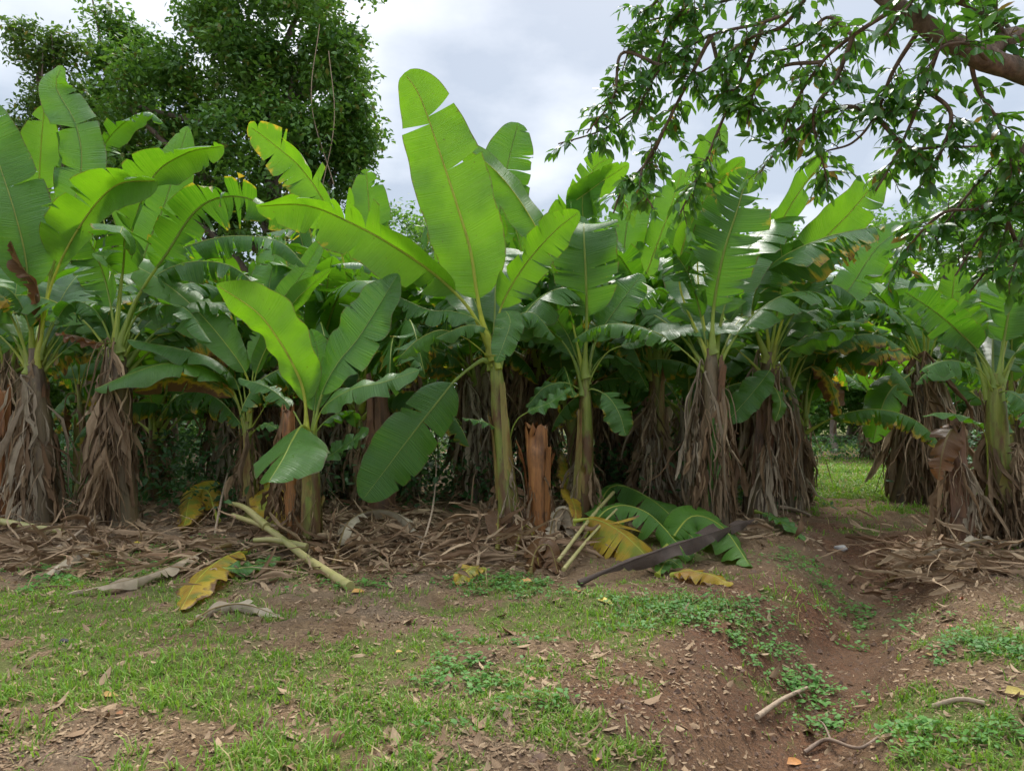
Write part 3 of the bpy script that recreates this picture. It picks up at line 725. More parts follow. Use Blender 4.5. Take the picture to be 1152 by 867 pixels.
plant('leaning banana plant with a flared skirt standing alone across the path', (1022, 565), (1042, 402), r=(.17, .12), sm=M_STEMB, seed=12, skirt=40, spread=.85, drysc=1.25, srange=(.3, 1.0),
  fill=9, fillaz=(0, 200), fcl=[2, 3, 4, 1], tintr=(.15, .6),
  leaves=[
  L_([(1040, 404), (1022, 422, -.1), (1004, 436, -.2), (992, 458, -.3), (982, 498, -.3)], 26, (-.25, -.8, .5), pet=.2, tint=.3, fold=-.2, tears=6),
  L_([(1040, 402), (1010, 380, -.1), (965, 372, -.2), (925, 392, -.3)], 28, 'T', pet=.2, tint=.35, fold=-.5, tears=14, dry=.25, shag=.4),
  L_([(1040, 402), (1005, 350, -.1), (960, 322, -.2), (910, 330, -.3)], 30, 'T', pet=.2, tint=.35, fold=-.5, tears=14, dry=.1, shag=.4),
  L_([(1043, 402), (1060, 370, -.1), (1080, 390, -.1), (1090, 430, -.1)], 24, 'T', pet=.2, tint=.3, fold=-.6, tears=10, shag=.3),
  L_([(1042, 402), (1035, 350, .1), (1010, 300, .1), (985, 290, .1)], 32, 'U', pet=.2, tint=.5, fold=-.4, tears=6),
  L_([(1042, 402), (1050, 360, -.2), (1075, 335, -.3), (1105, 350, -.4)], 26, 'T', pet=.2, tint=.15, fold=-.5, tears=16, shag=.45),
  L_([(1040, 402), (1020, 360, -.2), (985, 345, -.4), (950, 360, -.5)], 22, 'T', pet=.2, tint=.3, fold=-.5, tears=18, shag=.5, dry=.2),
  L_([(1040, 404), (1015, 395, -.3), (990, 395, -.5), (968, 408, -.6)], 18, 'T', pet=.2, tint=.5, fold=-.6, tears=5, dry=.45),
  ])
plant('banana plant at the right edge with a smooth green stem and a grey ragged skirt', (1135, 612), (1120, 420), r=(.13, .075), seed=13, skirt=24, srange=(.2, .62), spread=1.5, sm=M_STEM,
  fill=6, fillaz=(30, 120), fcl=[2, 4, 3],
  leaves=[
  L_([(1121, 418), (1128, 388), (1138, 330, -.05), (1150, 262, -.05)], 38, (.1, .9, .3), pet=.22, tint=.1, fold=.0, tears=4),
  L_([(1117, 422), (1103, 398), (1060, 357, -.1), (1018, 328, -.1)], 28, (-.25, .75, .6), pet=.22, tint=.05, fold=-.25, tears=10, shag=.3),
  L_([(1118, 440), (1102, 416, -.1), (1068, 405, -.2), (1036, 416, -.3)], 20, 'T', pet=.25, tint=.3, fold=-.35, tears=7),
  L_([(1112, 560), (1110, 495, -.1), (1094, 472, -.2), (1062, 464, -.3), (1038, 468, -.3)], 13, 'T', pet=.5, tint=.4, fold=-.3, tears=2),
  L_([(1123, 420), (1145, 395, -.1), (1180, 395, -.2), (1210, 430, -.2)], 34, 'U', pet=.2, tint=.2, fold=-.5, tears=5),
  L_([(1122, 445), (1135, 440, -.2), (1155, 455, -.3), (1168, 490, -.3)], 20, 't', pet=.2, tint=.15, fold=-.2, tears=3),
  L_([(1121, 420), (1140, 350, .3), (1160, 290, .4), (1185, 240, .4)], 36, 'u', pet=.25, tint=.8, fold=.1, tears=2),
  L_([(1119, 422), (1090, 380, .3), (1072, 345, .4), (1075, 300, .4)], 32, 'u', pet=.25, tint=.4, fold=.0, tears=4),
  ])

# ---- second row, seen between and over the front plants
plant('banana plant behind the left pair, one tattered leaf bent over against the dark tree', (165, 560), None, H=2.5, Y=11.6, seed=21, skirt=16, sm=M_STEMB, fill=5, fcl=[2, 3, 4, 5], tintr=(.1, .4),
  leaves=[
  L_([(160, 390), (120, 260), (112, 180), (135, 142), (165, 126), (184, 138)], 24, (.1, .3, .9), pet=.5, tint=.35, fold=-.8, tears=14, shag=.4),
  L_([(165, 390), (160, 300), (185, 230), (200, 180), (211, 142)], 26, (.3, -.8, .4), pet=.3, tint=.35, fold=.1, tears=3),
  ])
plant('banana plant behind the young pair, its yellow-edged leaf tilting left', (398, 557), None, H=2.4, Y=11.4, seed=22, skirt=20, sm=M_STEMB, fill=6, fcl=[3, 4, 5, 2], tintr=(.1, .5),
  leaves=[
  L_([(400, 385), (388, 300), (369, 236), (340, 191), (311, 165), (279, 141)], 34, (.5, .8, .25), pet=.35, tint=.9, fold=-.1, tears=6, dry=.20, blunt=.5),
  L_([(402, 385), (418, 310), (416, 246), (412, 190)], 30, (0, .95, .2), pet=.3, tint=.55, fold=.1, tears=4),
  L_([(398, 385), (370, 310), (340, 260), (300, 262)], 30, 'T', pet=.25, tint=.3, fold=-.5, tears=14, shag=.4, dry=.2),
  ])
plant('banana plant behind the central one, a pale blunt leaf standing right of the giant leaf', (545, 556), None, H=2.5, Y=11.5, seed=23, skirt=30, spread=1.4, sm=M_STEMB, fill=5, fcl=[3, 4, 5, 2],
  leaves=[
  L_([(545, 385), (552, 310), (561, 246), (571, 186), (583, 138)], 37, (.3, -.9, .2), pet=.32, tint=.3, fold=.12, tl=[(1, .68, .3), (-1, .55, .1), (-1, .72, .6)], blunt=.45),
  ])
plant('banana plant behind the square-leaved one, pale leaves showing under the overhanging twigs', (690, 556), None, H=2.5, Y=11.6, seed=24, skirt=18, sm=M_STEMB, fill=5, fcl=[3, 4, 5, 2],
  leaves=[
  L_([(690, 385), (650, 310), (633, 246), (664, 214), (708, 184)], 24, (-.4, .85, .3), pet=.4, tint=.85, fold=-.1, tears=2),
  L_([(692, 385), (700, 310), (707, 243), (720, 210), (732, 190)], 27, (.1, -.85, .4), pet=.4, tint=.4, fold=.1, tears=2),
  L_([(690, 385), (668, 300), (655, 230), (668, 190), (690, 176)], 22, (.1, .9, .3), pet=.5, tint=.7, fold=.1, tears=1),
  L_([(694, 385), (730, 300), (752, 240), (768, 190)], 25, (.1, .9, .3), pet=.3, tint=.75, fold=.1, tears=2),
  ])
second = [
 (-7.6, 11.0, 'banana plant behind the leftmost one, cut by the left border of the photo'),
 (-6.1, 12.2, 'banana plant half hidden behind the two leftmost brown-skirted plants'),
 (-3.9, 11.8, 'banana plant in the dark behind the long waxy leaves of the young pair'),
 (-2.9, 10.9, 'dark-skirted banana plant just behind the orange-brown stem of the young pair'),
 (-1.6, 11.0, 'dark-skirted banana plant behind the drooping dark leaf left of the centre'),
 (-.55, 10.6, 'shaggy banana plant directly left behind the central slim one'),
 (.35, 11.2, 'shaggy banana plant in the dark behind the orange-brown stump'),
 (1.55, 11.3, 'shaggy banana plant in the dark behind the square-leaved one'),
 (2.75, 11.6, 'banana plant in the dark between the yellowish stem and the thick shaggy skirt'),
 (3.9, 12.4, 'banana plant behind the middle clump, its skirt showing left of the path'),
]
for i, (x, y, lb) in enumerate(second):
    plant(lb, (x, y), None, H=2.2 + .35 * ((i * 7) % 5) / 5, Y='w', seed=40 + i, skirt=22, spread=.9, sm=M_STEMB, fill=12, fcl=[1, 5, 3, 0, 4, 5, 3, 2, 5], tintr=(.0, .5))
low = [(-5.2, 10.7, 'low leafy banana plant filling the gap between the second skirted plant and the young pair'), (-4.3, 11.0, 'low leafy banana plant in the shade behind the waxy leaves reaching left'),
       (-2.1, 10.2, 'low leafy banana plant behind the dark right-hand leaf of the young plant'), (1.0, 10.6, 'low leafy banana plant behind the orange-brown stump and the square-leaved plant'),
       (2.35, 10.5, 'low leafy banana plant between the yellowish stem and the thick shaggy skirt'), (4.3, 11.4, 'low leafy banana plant behind the peeling skirt left of the path'), (7.6, 11.6, 'low leafy banana plant between the leaning plant and the right edge plant')]
for i, (x, y, lb) in enumerate(low):
    plant(lb, (x, y), None, H=1.5 + .12 * (i % 4), Y='w', seed=140 + i, r=(.09, .06), skirt=3, spread=.8, fill=13, fcl=[1, 3, 5, 2, 4, 0, 5, 4], tintr=(.05, .7), scale=.92)
deep = [(-9.5, 13.5), (-7.9, 14.3), (-6.4, 14.0), (-4.9, 13.4), (-3.4, 14.0), (-2.1, 13.3), (-.7, 13.6), (.7, 13.9), (2.0, 13.5), (3.3, 14.1), (-8.4, 16.6), (-6.2, 16.9), (-4.2, 16.5), (-2.2, 16.8), (-.3, 16.6), (1.6, 16.9), (3.5, 16.7), (4.9, 15.4)]
for i, (x, y) in enumerate(deep):
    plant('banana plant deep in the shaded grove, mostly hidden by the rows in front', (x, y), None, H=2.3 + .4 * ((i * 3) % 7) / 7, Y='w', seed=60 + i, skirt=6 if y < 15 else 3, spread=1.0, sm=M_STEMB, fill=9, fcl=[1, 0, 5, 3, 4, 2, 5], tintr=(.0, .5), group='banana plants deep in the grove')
beyond = [(9.35, 19.2, 'small brown-skirted banana plant beyond the path, left of the leaning one'), (10.4, 21.0, 'banana plant with a short pale skirt right beside the leaning one beyond the clearing'),
          (10.9, 17.5, 'banana plant beyond the clearing, seen right of the leaning one'), (12.4, 18.5, 'banana plant beyond the clearing, hidden behind the broken stump'),
          (8.6, 12.2, 'banana plant behind the one at the right edge, its leaves crossing over the clearing'), (10.2, 13.3, 'banana plant at the right border, behind the grey ragged skirt')]
for i, (x, y, lb) in enumerate(beyond):
    plant(lb, (x, y), None, H=1.6 + .15 * i, Y='w', seed=90 + i, skirt=14, spread=.9, sm=M_STEMB, fill=8, fcl=[1, 2, 3, 4, 2], tintr=(.3, .8), group='banana plants beyond the path')

# ------------------------------------------------------------------ dead stumps
def stump(label, base, top, wpx, wtop, m, seed, ragged=True, skirt=0):
    b = G(*base); c = P(top[0], top[1], b[1]) - b; k = b[1] / F
    root = empty('banana_stump', b); tag(root, label, 'stump', 'dead banana stumps')
    link('pseudostem', stem_mesh((0, 0, 0), c, wpx * k / 2, wtop * k / 2, seed, flare=1.1, ragged=ragged), m, root)
    sheaths(root, c, wpx * k / 2, wtop * k / 2, seed, 5, m, (.55, 1.08))
    rng = rs(seed)
    for j in range(skirt):
        i = rng.randint(16); h = rng.uniform(.35, .95); z = c[2] * h; sc = (z + .1) / DRYLEN[i] * rng.uniform(.6, .95); a = rng.rand() * 6.28
        o = link('dry_leaf', DRYLIB[i], None, root); o.location = (c[0] * h, c[1] * h, z); o.rotation_euler = (0, 0, a); o.scale = (sc * 1.3, sc, sc)
    return root
stump('orange-brown dead stem widening to its snapped top, in the middle of the clump', (607, 606), (603, 480), 16, 26, M_STUMP, 201, True, 5)
stump('tall orange-brown dead stem leaning close beside the young plant with the yellow-green leaf', (335, 606), (324, 458), 17, 14, M_STUMP, 202, True, 4)
sr = stump('brown broken stem with a dead leaf folded over its top, near the right edge', (1082, 612), (1076, 480), 22, 15, M_STUMPD, 203, True, 7)
stump('orange-brown dead stem at the left border of the photo', (3, 585), (2, 440), 24, 18, M_STUMP, 204, True, 5)
stump('short brown dead stem behind the young plant and the drooping dark leaf', (430, 580), (425, 430), 26, 20, M_STUMPD, 205, True, 6)
Yb = sr.location.y; bb = np.array(sr.location)
ms = leaf_meshes([P(1076, 500, Yb) - bb, P(1074, 484, Yb) - bb, P(1068, 486, Yb - .15) - bb, P(1060, 510, Yb - .25) - bb, P(1056, 540, Yb - .25) - bb], 18 * Yb / F, pet=.05, n0=(-.3, -.7, .6), fold=-.5, tears=4, seed=5, shag=.3)
put_leaf(ms, sr, .2, 1.15, name='folded_leaf')

# ------------------------------------------------------------------ setting: ground
def axis(lo, a, b, hi, fine, grow=1.12):
    x = list(np.arange(a, b + 1e-6, fine)); st = fine
    while x[-1] < hi: st *= grow; x.append(x[-1] + st)
    st = fine; l = []
    v = a
    while v > lo: st *= grow; v -= st; l.append(v)
    return np.array(l[::-1] + x)
gx = axis(-160, -6.5, 7.5, 160, .035); gy = axis(-40, 2.2, 10.5, 260, .035, 1.06)
XX, YY = np.meshgrid(gx, gy, indexing='ij'); ZZ = gz(XX, YY)

def blobs(x, y, lst):
    o = np.zeros(np.shape(x))
    for (px, py, rx, ry, w) in lst:
        c = GC.setdefault((px, py), G(px, py)); X, Y = c[0], c[1]
        a = rx * Y / F; b = ry * Y * Y / (CAMH * F)
        o = o + w * np.exp(-((x - X) / a) ** 2 - ((y - Y) / b) ** 2)
    return o
GC = {}
GRASS = [(110, 700, 160, 40, .7), (240, 760, 190, 45, .9), (20, 690, 60, 40, .6), (60, 770, 90, 40, .4), (560, 700, 150, 22, .75), (730, 690, 80, 24, .8), (820, 712, 60, 20, .6), (450, 740, 110, 26, .4), (1120, 728, 70, 26, .95),
         (1090, 830, 120, 45, .8), (620, 790, 60, 22, .6), (330, 840, 60, 24, .55), (640, 830, 80, 26, .5), (30, 850, 40, 30, .3), (520, 800, 40, 16, .5), (420, 800, 50, 22, .4), (700, 720, 60, 20, .5), (1000, 700, 60, 20, .3), (240, 620, 90, 16, .5),
         (940, 548, 60, 10, 1.0), (1000, 538, 120, 12, 1.0), (1060, 545, 60, 10, 1.0), (960, 528, 80, 8, 1.0), (900, 620, 30, 18, .3), (1000, 580, 40, 8, .4), (940, 690, 70, 30, .3), (860, 760, 40, 22, .3), (980, 800, 60, 25, .35), (600, 655, 60, 14, .6), (130, 640, 110, 10, .5), (400, 870, 200, 20, .5)]
RED = [(720, 800, 90, 70, 1), (820, 690, 120, 50, .8), (860, 800, 90, 60, 1), (930, 720, 90, 50, .9), (960, 610, 90, 30, 1), (1000, 660, 60, 30, .8), (640, 860, 100, 30, .5)]
LIT = [(80, 845, 150, 24, 1), (440, 690, 120, 14, .7), (440, 620, 120, 30, 1), (200, 640, 220, 26, .7), (560, 830, 120, 40, .5), (380, 790, 80, 26, .4), (1080, 640, 80, 26, .9), (1100, 690, 60, 14, .5), (80, 620, 100, 20, .9), (430, 740, 100, 14, .4), (640, 740, 80, 18, .5)]
def grass_cover(x, y):
    b = (blobs(x, y, GRASS) + .13) * (1 - .45 * np.clip(blobs(x, y, RED), 0, 1)) * (1 - .5 * np.exp(-(ditch_d(x, y) / .5) ** 2))
    n = fbm(x * 1.9, y * 1.9, 31, 5, .6); n2 = fbm(x * 6, y * 6, 33, 3)
    inside = 1 - .95 * sstep(7.1, 8.0, y) * (1 - sstep(2.7, 3.5, x)) - .0
    far = sstep(20, 26, y) * .8
    return np.clip(sstep(.18, .82, b * .74 + (n - .5) * 1.5 + (n2 - .5) * .9 + .11) * inside + far, 0, 1)
def litter_cover(x, y):
    return np.clip(blobs(x, y, LIT) + .22 + .9 * sstep(7.2, 8.4, y) * (1 - sstep(2.8, 3.8, x)) * (1 - sstep(18, 22, y)), 0, 1)
cov = np.stack([grass_cover(XX, YY), np.clip(blobs(XX, YY, RED), 0, 1) * .9, litter_cover(XX, YY) * sstep(.35, .65, fbm(XX * 2.5, YY * 2.5, 41)), np.ones_like(XX)], -1)
g = Geo(); g.grid(np.stack([XX, YY, ZZ], -1)[:, ::-1][:, ::-1], None)
gm = g.mesh('ground')
ca = gm.color_attributes.new('cover', 'FLOAT_COLOR', 'POINT'); ca.data.foreach_set('color', cov.astype(np.float32).reshape(-1, 4).ravel())
gm.flip_normals()
go = link('ground', gm, M_GROUND); tag(go, kind='structure')
tag(go, 'bare reddish soil and patchy turf with a shallow drainage furrow', 'ground')

# ------------------------------------------------------------------ scattered small leaves
LT8 = [(0, 1, 2), (0, 2, 3), (1, 4, 5, 2), (2, 5, 6, 3), (4, 7, 5), (5, 7, 6)]
def leaf8(c, d, nrm, L, W, fold=.25, bend=.25):
    """c base points, d unit direction, nrm unit normal; returns (N,8,3)"""
    d = unit(d); b = unit(np.cross(d, nrm)); n = np.cross(b, d)
    L = np.asarray(L)[:, None]; W = np.asarray(W)[:, None]
    bend = np.broadcast_to(np.asarray(bend, float), (len(c),))[:, None]
    def at(s, u): return c + d * L * s + b * W * u + n * (abs(u) * W * fold - bend * L * s * s)
    return np.stack([at(0, 0), at(.32, .5), at(.32, 0), at(.32, -.5), at(.68, .42), at(.68, 0), at(.68, -.42), at(1, 0)], 1)
def rdir(rng, n): return unit(rng.normal(0, 1, (n, 3)))

def ground_pts(rng, n, x0, x1, y0, y1, fn):
    x = rng.uniform(x0, x1, n); y = rng.uniform(y0 ** -1, y1 ** -1, n) ** -1 if y0 > 0 else rng.uniform(y0, y1, n)
    keep = (np.abs(x) < y * .74 + .4) & (rng.rand(n) < fn(x, y))
    x, y = x[keep], y[keep]
    return np.stack([x, y, gz(x, y)], 1)

def grass():
    rng = rs(71); g = Geo()
    p = ground_pts(rng, 420000, -9, 9, 2.6, 11, lambda x, y: grass_cover(x, y) ** 1.2 * sstep(.25, .6, fbm(x * 14, y * 14, 91, 2)))
    p = np.vstack([p, ground_pts(rng, 260000, 3, 16, 10.2, 26, lambda x, y: grass_cover(x, y) * .6)])
    n = len(p); a = rng.rand(n) * 6.28; tall = (fbm(p[:, 0] * 1.1, p[:, 1] * 1.1, 55) > .56)
    h = rng.gamma(3, .0085, n) * (1 + 1.0 * tall * rng.rand(n)) + .008
    h = h * np.clip(p[:, 1] / 9, 1, 1.6); w = rng.uniform(.0025, .0055, n) * np.clip(p[:, 1] / 5, 1, 3)
    lean = rng.uniform(.3, 1.3, n); d = np.stack([np.cos(a), np.sin(a), np.zeros(n)], 1); s = np.stack([-np.sin(a), np.cos(a), np.zeros(n)], 1)
    up = np.array([0, 0, 1.0]); h1 = h[:, None]; w1 = w[:, None]; l1 = lean[:, None]
    p = p - up * .006
    mid = p + up * h1 * .6 + d * h1 * l1 * .35; tip = p + up * h1 * (1 - .2 * l1) + d * h1 * l1
    V = np.stack([p - s * w1, p + s * w1, mid + s * w1 * .8, mid - s * w1 * .8, tip], 1)
    g.quads(V, 5, [(0, 1, 2, 3), (3, 2, 4)])
    o = link('grass', g.mesh('grass', False), M_GRASS); tag(o, 'short patchy grass growing over the soil', 'grass', kind='stuff')
grass()

def weeds():
    rng = rs(72); g = Geo()
    WD = [(1120, 728, 80, 26, 1), (1090, 830, 130, 50, .8), (600, 660, 70, 14, 1), (750, 690, 90, 26, .7), (860, 720, 90, 30, .5), (240, 625, 90, 16, .9), (540, 655, 60, 12, .8), (330, 665, 40, 10, .6), (960, 690, 90, 40, .5), (890, 770, 60, 50, .45),
          (640, 800, 60, 30, .5), (130, 630, 130, 16, .6), (40, 660, 60, 20, .7), (420, 655, 60, 12, .6), (560, 720, 90, 26, .4), (900, 640, 60, 24, .35), (820, 850, 60, 30, .4), (520, 740, 60, 30, .35), (1000, 600, 70, 20, .4), (380, 830, 80, 30, .3)]
    def fn(x, y): return np.clip(sstep(.3, .75, blobs(x, y, WD) * .8 + (fbm(x * 2.6, y * 2.6, 61, 4, .6) - .5) * 1.2) * .9, 0, 1)
    q = ground_pts(rng, 36000, -8, 8, 2.7, 10.5, fn)
    m = len(q); per = 7
    c = np.repeat(q, per, 0); n = len(c)
    a = rng.rand(n) * 6.28; rr = rng.uniform(.0, .05, n); hh = rng.uniform(.005, .05, n)
    st = c + np.stack([np.cos(a) * rr, np.sin(a) * rr, hh], 1)
    d = np.stack([np.cos(a), np.sin(a), rng.uniform(-.2, .7, n)], 1); nr = unit(np.stack([-.4 * np.cos(a), -.4 * np.sin(a), np.ones(n)], 1) + rng.normal(0, .25, (n, 3)))
    L = rng.uniform(.016, .045, n); V = leaf8(st, d, nr, L, L * rng.uniform(.45, .75, n), .2, .25)
    g.quads(V, 8, LT8)
    o = link('weeds', g.mesh('weeds'), M_WEED); tag(o, 'low small-leaved weeds creeping over the soil', 'weeds', kind='stuff')
weeds()

def litter():
    rng = rs(73); g = Geo()
    q = ground_pts(rng, 330000, -9, 9, 2.6, 12, lambda x, y: np.clip(litter_cover(x, y) * sstep(.3, .6, fbm(x * 1.6, y * 1.6, 43, 4)) * .75 + .10, 0, 1) * (1 - .6 * np.exp(-(ditch_d(x, y) / .3) ** 2)))
    n = len(q); a = rng.rand(n) * 6.28
    d = np.stack([np.cos(a), np.sin(a), rng.normal(0, .22, n)], 1); nr = unit(np.stack([rng.normal(0, .35, n), rng.normal(0, .35, n), np.ones(n)], 1))
    L = np.where(rng.rand(n) < .8, rng.gamma(1.6, .009, n) + .008, rng.gamma(2.0, .016, n) + .012); q = q + np.array([0, 0, 1]) * rng.uniform(.000, .010, (n, 1))
    U = np.tile(np.array([[0, 0], [.3, .5], [.3, 0], [.3, -.5], [.7, .4], [.7, 0], [.7, -.4], [1, 0]]) * .1, (n, 1, 1)) + rng.rand(n, 1, 2)
    g.quads(leaf8(q, d, nr, L, L * rng.uniform(.25, .6, n), rng.choice([-.5, .5]), rng.uniform(-.5, .5, n)), 8, LT8, U)
    # straw-like shreds of dead leaf round the feet of the plants
    q = ground_pts(rng, 6500, -8.5, 9, 6.4, 11.5, lambda x, y: np.clip(litter_cover(x, y) - .25, 0, 1) * .8)
    q2 = np.array([G(rng.normal(435, 55), rng.normal(612, 17)) for _ in range(420)])
    q3 = np.array([G(rng.normal(1060, 45), rng.normal(640, 13)) for _ in range(260)])
    q4 = np.array([G(rng.uniform(-10, 300), rng.normal(625, 16)) for _ in range(360)])
    q5 = np.array([G(rng.normal(590, 40), rng.normal(612, 14)) for _ in range(200)])
    for k, p in enumerate(np.vstack([q, q2, q3, q4, q5])):
        big = k >= len(q)
        a = rng.rand() * 6.28; h = rng.uniform(.01, .16 if big else .07)
        ribbon(g, rng, p + np.array([0, 0, h]), (math.cos(a), math.sin(a), rng.uniform(-.1, .25)), rng.uniform(.12, .75 if big else .45), rng.choice([rng.uniform(.003, .012), rng.uniform(.01, .034)]), .12, 7, 4, rng.uniform(.4, 1.5), floor=p[2])
    o = link('leaf_litter', g.mesh('leaf_litter'), M_LITTER); tag(o, 'brown fallen leaf scraps and shreds lying on the soil', 'leaf litter', kind='stuff')
    # crumbs of soil
    g = Geo(); q = ground_pts(rng, 60000, -6, 7, 2.6, 9, lambda x, y: np.clip(1 - grass_cover(x, y) * 1.5, 0, 1) * np.clip(blobs(x, y, RED) + .15, 0, 1) * .7)
    n = len(q); r = rng.gamma(1.2, .0042, n) + .0015
    oc = np.array([[1, 0, 0], [0, 1, 0], [-1, 0, 0], [0, -1, 0], [0, 0, 1], [0, 0, -1]], float)
    ang = rng.rand(n) * 6.28; ca_, sa_ = np.cos(ang)[:, None], np.sin(ang)[:, None]; ocr = np.stack([oc[None, :, 0] * ca_ - oc[None, :, 1] * sa_, oc[None, :, 0] * sa_ + oc[None, :, 1] * ca_, np.broadcast_to(oc[None, :, 2], (n, 6)) * .7], -1)
    V = q[:, None] + ocr * r[:, None, None] * rng.uniform(.55, 1.45, (n, 6, 1))
    g.quads(V, 6, [(0, 1, 4), (1, 2, 4), (2, 3, 4), (3, 0, 4), (1, 0, 5), (2, 1, 5), (3, 2, 5), (0, 3, 5)])
    o = link('soil_crumbs', g.mesh('soil_crumbs', False), plain_noise_mat('soil_crumb', (.09, .048, .028), (.22, .13, .08), 6)); tag(o, 'crumbs of reddish soil on the furrow banks', 'soil', kind='stuff')
litter()

def undergrowth():
    rng = rs(74); g = Geo(); C = []
    for k in range(420):
        y = rng.uniform(9.6, 21); x = rng.uniform(-.75 * y, .40 * y - .4) if rng.rand() < .8 else rng.uniform(.62 * y, .76 * y)
        h = rng.uniform(.25, 1.1); r = rng.uniform(.2, .5); m = int(rng.uniform(40, 90))
        c = np.array([x, y, float(gz(x, y))]) + np.stack([rng.normal(0, r, m), rng.normal(0, r, m), rng.uniform(.02, h, m)], 1); C.append(c)
    for (px, py, sp, m, hh) in [(215, 560, 45, 900, 1.0), (400, 562, 35, 500, .8), (500, 560, 30, 300, .7), (620, 560, 30, 300, .8), (690, 560, 30, 400, .8), (60, 560, 40, 400, .8), (770, 562, 20, 250, .6), (130, 560, 20, 200, .5), (250, 575, 30, 300, .4), (920, 515, 30, 500, .6), (965, 515, 25, 500, .6), (1070, 520, 30, 500, .7)]:
        c0 = G(px, py); s = sp * c0[1] / F
        C.append(c0 + np.stack([rng.normal(0, s, m), rng.normal(0, s, m), rng.uniform(0, hh, m)], 1))
    c = np.vstack(C); n = len(c); d = rdir(rng, n); d[:, 2] = d[:, 2] * .5
    nr = unit(np.array([0, -.2, 1]) + rng.normal(0, .5, (n, 3))); L = rng.uniform(.05, .13, n)
    g.quads(leaf8(c, d, nr, L, L * rng.uniform(.35, .6, n), .2, .3), 8, LT8)
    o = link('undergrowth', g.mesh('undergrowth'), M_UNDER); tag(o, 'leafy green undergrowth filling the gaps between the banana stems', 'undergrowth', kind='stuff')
undergrowth()

# ------------------------------------------------------------------ things lying on the ground
def lying(name, label, cat, pts, w, f=(0, -.2, 1), tint=.4, dry=.1, group=None, h=.05, **k):
    """pts: (px, py, height above the soil)"""
    q = [G(p[0], p[1], p[2] if len(p) > 2 else h) for p in pts]
    b = q[0].copy(); Yp = np.mean([x[1] for x in q])
    root = empty(name, b); tag(root, label, cat, group)
    if dry > .25 and name == 'fallen_banana_leaf': w = w * 1.35
    kw = dict(pet=.15, fold=.1, tears=3, seed=len(PL) + abs(int(pts[0][0])), shag=.2); kw.update(k)
    ms = leaf_meshes([x - b for x in q], w * Yp / F, n0=f, rib=.013, **kw)
    ms[0].materials.clear(); ms[0].materials.append(kw_m.get(name, M_BLADE))
    if name == 'dark_dead_leaf': ms[1].materials.clear(); ms[1].materials.append(M_DARKDEAD)
    yel = (.9 if dry < .7 else .4) if (dry > .25 and tint > .8) else 0
    put_leaf(ms, root, tint, 1.0 if name != 'fallen_banana_leaf' else dry * (.7 if dry < .7 else 1), name='blade', yel=yel)
    return root
kw_m = {'dark_dead_leaf': M_DARKDEAD, 'dry_fallen_leaf': M_DRYG}
GF = 'cut green leaves in the heap'
lying('fallen_banana_leaf', 'broad cut green leaf on top of the heap, its rolled end towards the stump', 'banana leaf', [(650, 620, .06), (686, 600, .28), (728, 606, .28), (778, 636, .06)], 26, (.25, -.5, .8), .75, .12, GF, fold=-.55, tears=5, pet=.1, wave=.06, shag=.4)
lying('fallen_banana_leaf', 'cut green leaf leaning up at the back of the heap near the thick shaggy skirt', 'banana leaf', [(662, 602, .1), (690, 578, .36), (735, 592, .3), (792, 624, .06)], 22, (.1, -.8, .5), .6, .1, GF, fold=-.4, tears=5, pet=.1, wave=.06, shag=.4)
lying('fallen_banana_leaf', 'cut green leaf at the right end of the heap, crossed by the dark dead leaf', 'banana leaf', [(748, 626, .08), (778, 608, .26), (812, 616, .22), (844, 640, .03)], 30, (.1, -.6, .8), .8, .1, GF, fold=-.45, tears=3, pet=.08, wave=.05)
lying('fallen_banana_leaf', 'cut leaf with yellow ragged blade hanging at the left front of the heap', 'banana leaf', [(645, 608, .22), (670, 612, .26), (700, 622, .2), (735, 640, .06)], 30, (.1, -.7, .7), .9, .6, GF, fold=-.5, tears=6, pet=.1)
lying('fallen_banana_leaf', 'yellow leaf piece lying lowest in front of the cut green heap', 'banana leaf', [(755, 650, .04), (775, 652, .08), (800, 656, .07), (824, 662, .03)], 12, (0, -.5, .9), .9, .3, GF, fold=-.2, tears=2, pet=.05)
lying('fallen_banana_leaf', 'small pale green leaf scrap under the tip of the dark dead leaf', 'banana leaf', [(740, 650, .04), (752, 642, .1), (768, 645, .05)], 9, (0, -.5, .9), .7, .1, GF, fold=0, tears=0, pet=.05)
lying('dark_dead_leaf', 'long dark grey-brown dead leaf lying across the front of the cut green heap', 'dead leaf', [(652, 660, .04), (700, 652, .14), (755, 644, .24), (805, 628, .26), (850, 600, .16)], 14, (0, -.75, .6), .1, 0, None, fold=-.55, tears=4, pet=.06, blunt=.9, nick=2, wave=.05, shag=.5)
lying('fallen_banana_leaf', 'green leaf lying alone beside the foot of the middle clump, left of the path', 'banana leaf', [(850, 588, .15), (872, 592, .1), (890, 600, .06), (906, 610, .02)], 11, (.1, -.6, .8), .25, .1, None, fold=.1, tears=0, pet=.1)
lying('fallen_banana_leaf', 'orange and yellow curled leaf on the litter left of the cut stalk', 'banana leaf', [(275, 632, .12), (250, 645, .14), (225, 662, .1), (203, 690, .03)], 20, (-.1, -.7, .7), .9, .55, None, fold=-.2, tears=2, pet=.1)
lying('fallen_banana_leaf', 'green leaf strip lying between the orange curled leaf and the cut stalk', 'banana leaf', [(250, 652, .1), (280, 650, .1), (315, 640, .12)], 8, (0, -.6, .8), .4, .3, None, fold=.1, tears=0, pet=.05)
lying('fallen_banana_leaf', 'yellow drooping leaf standing left of the cut stalk, under the young pair', 'banana leaf', [(245, 590, .05), (232, 578, .3), (215, 582, .28), (207, 602, .1)], 15, (0, -.8, .5), .9, .55, None, fold=-.4, tears=2, pet=.15)
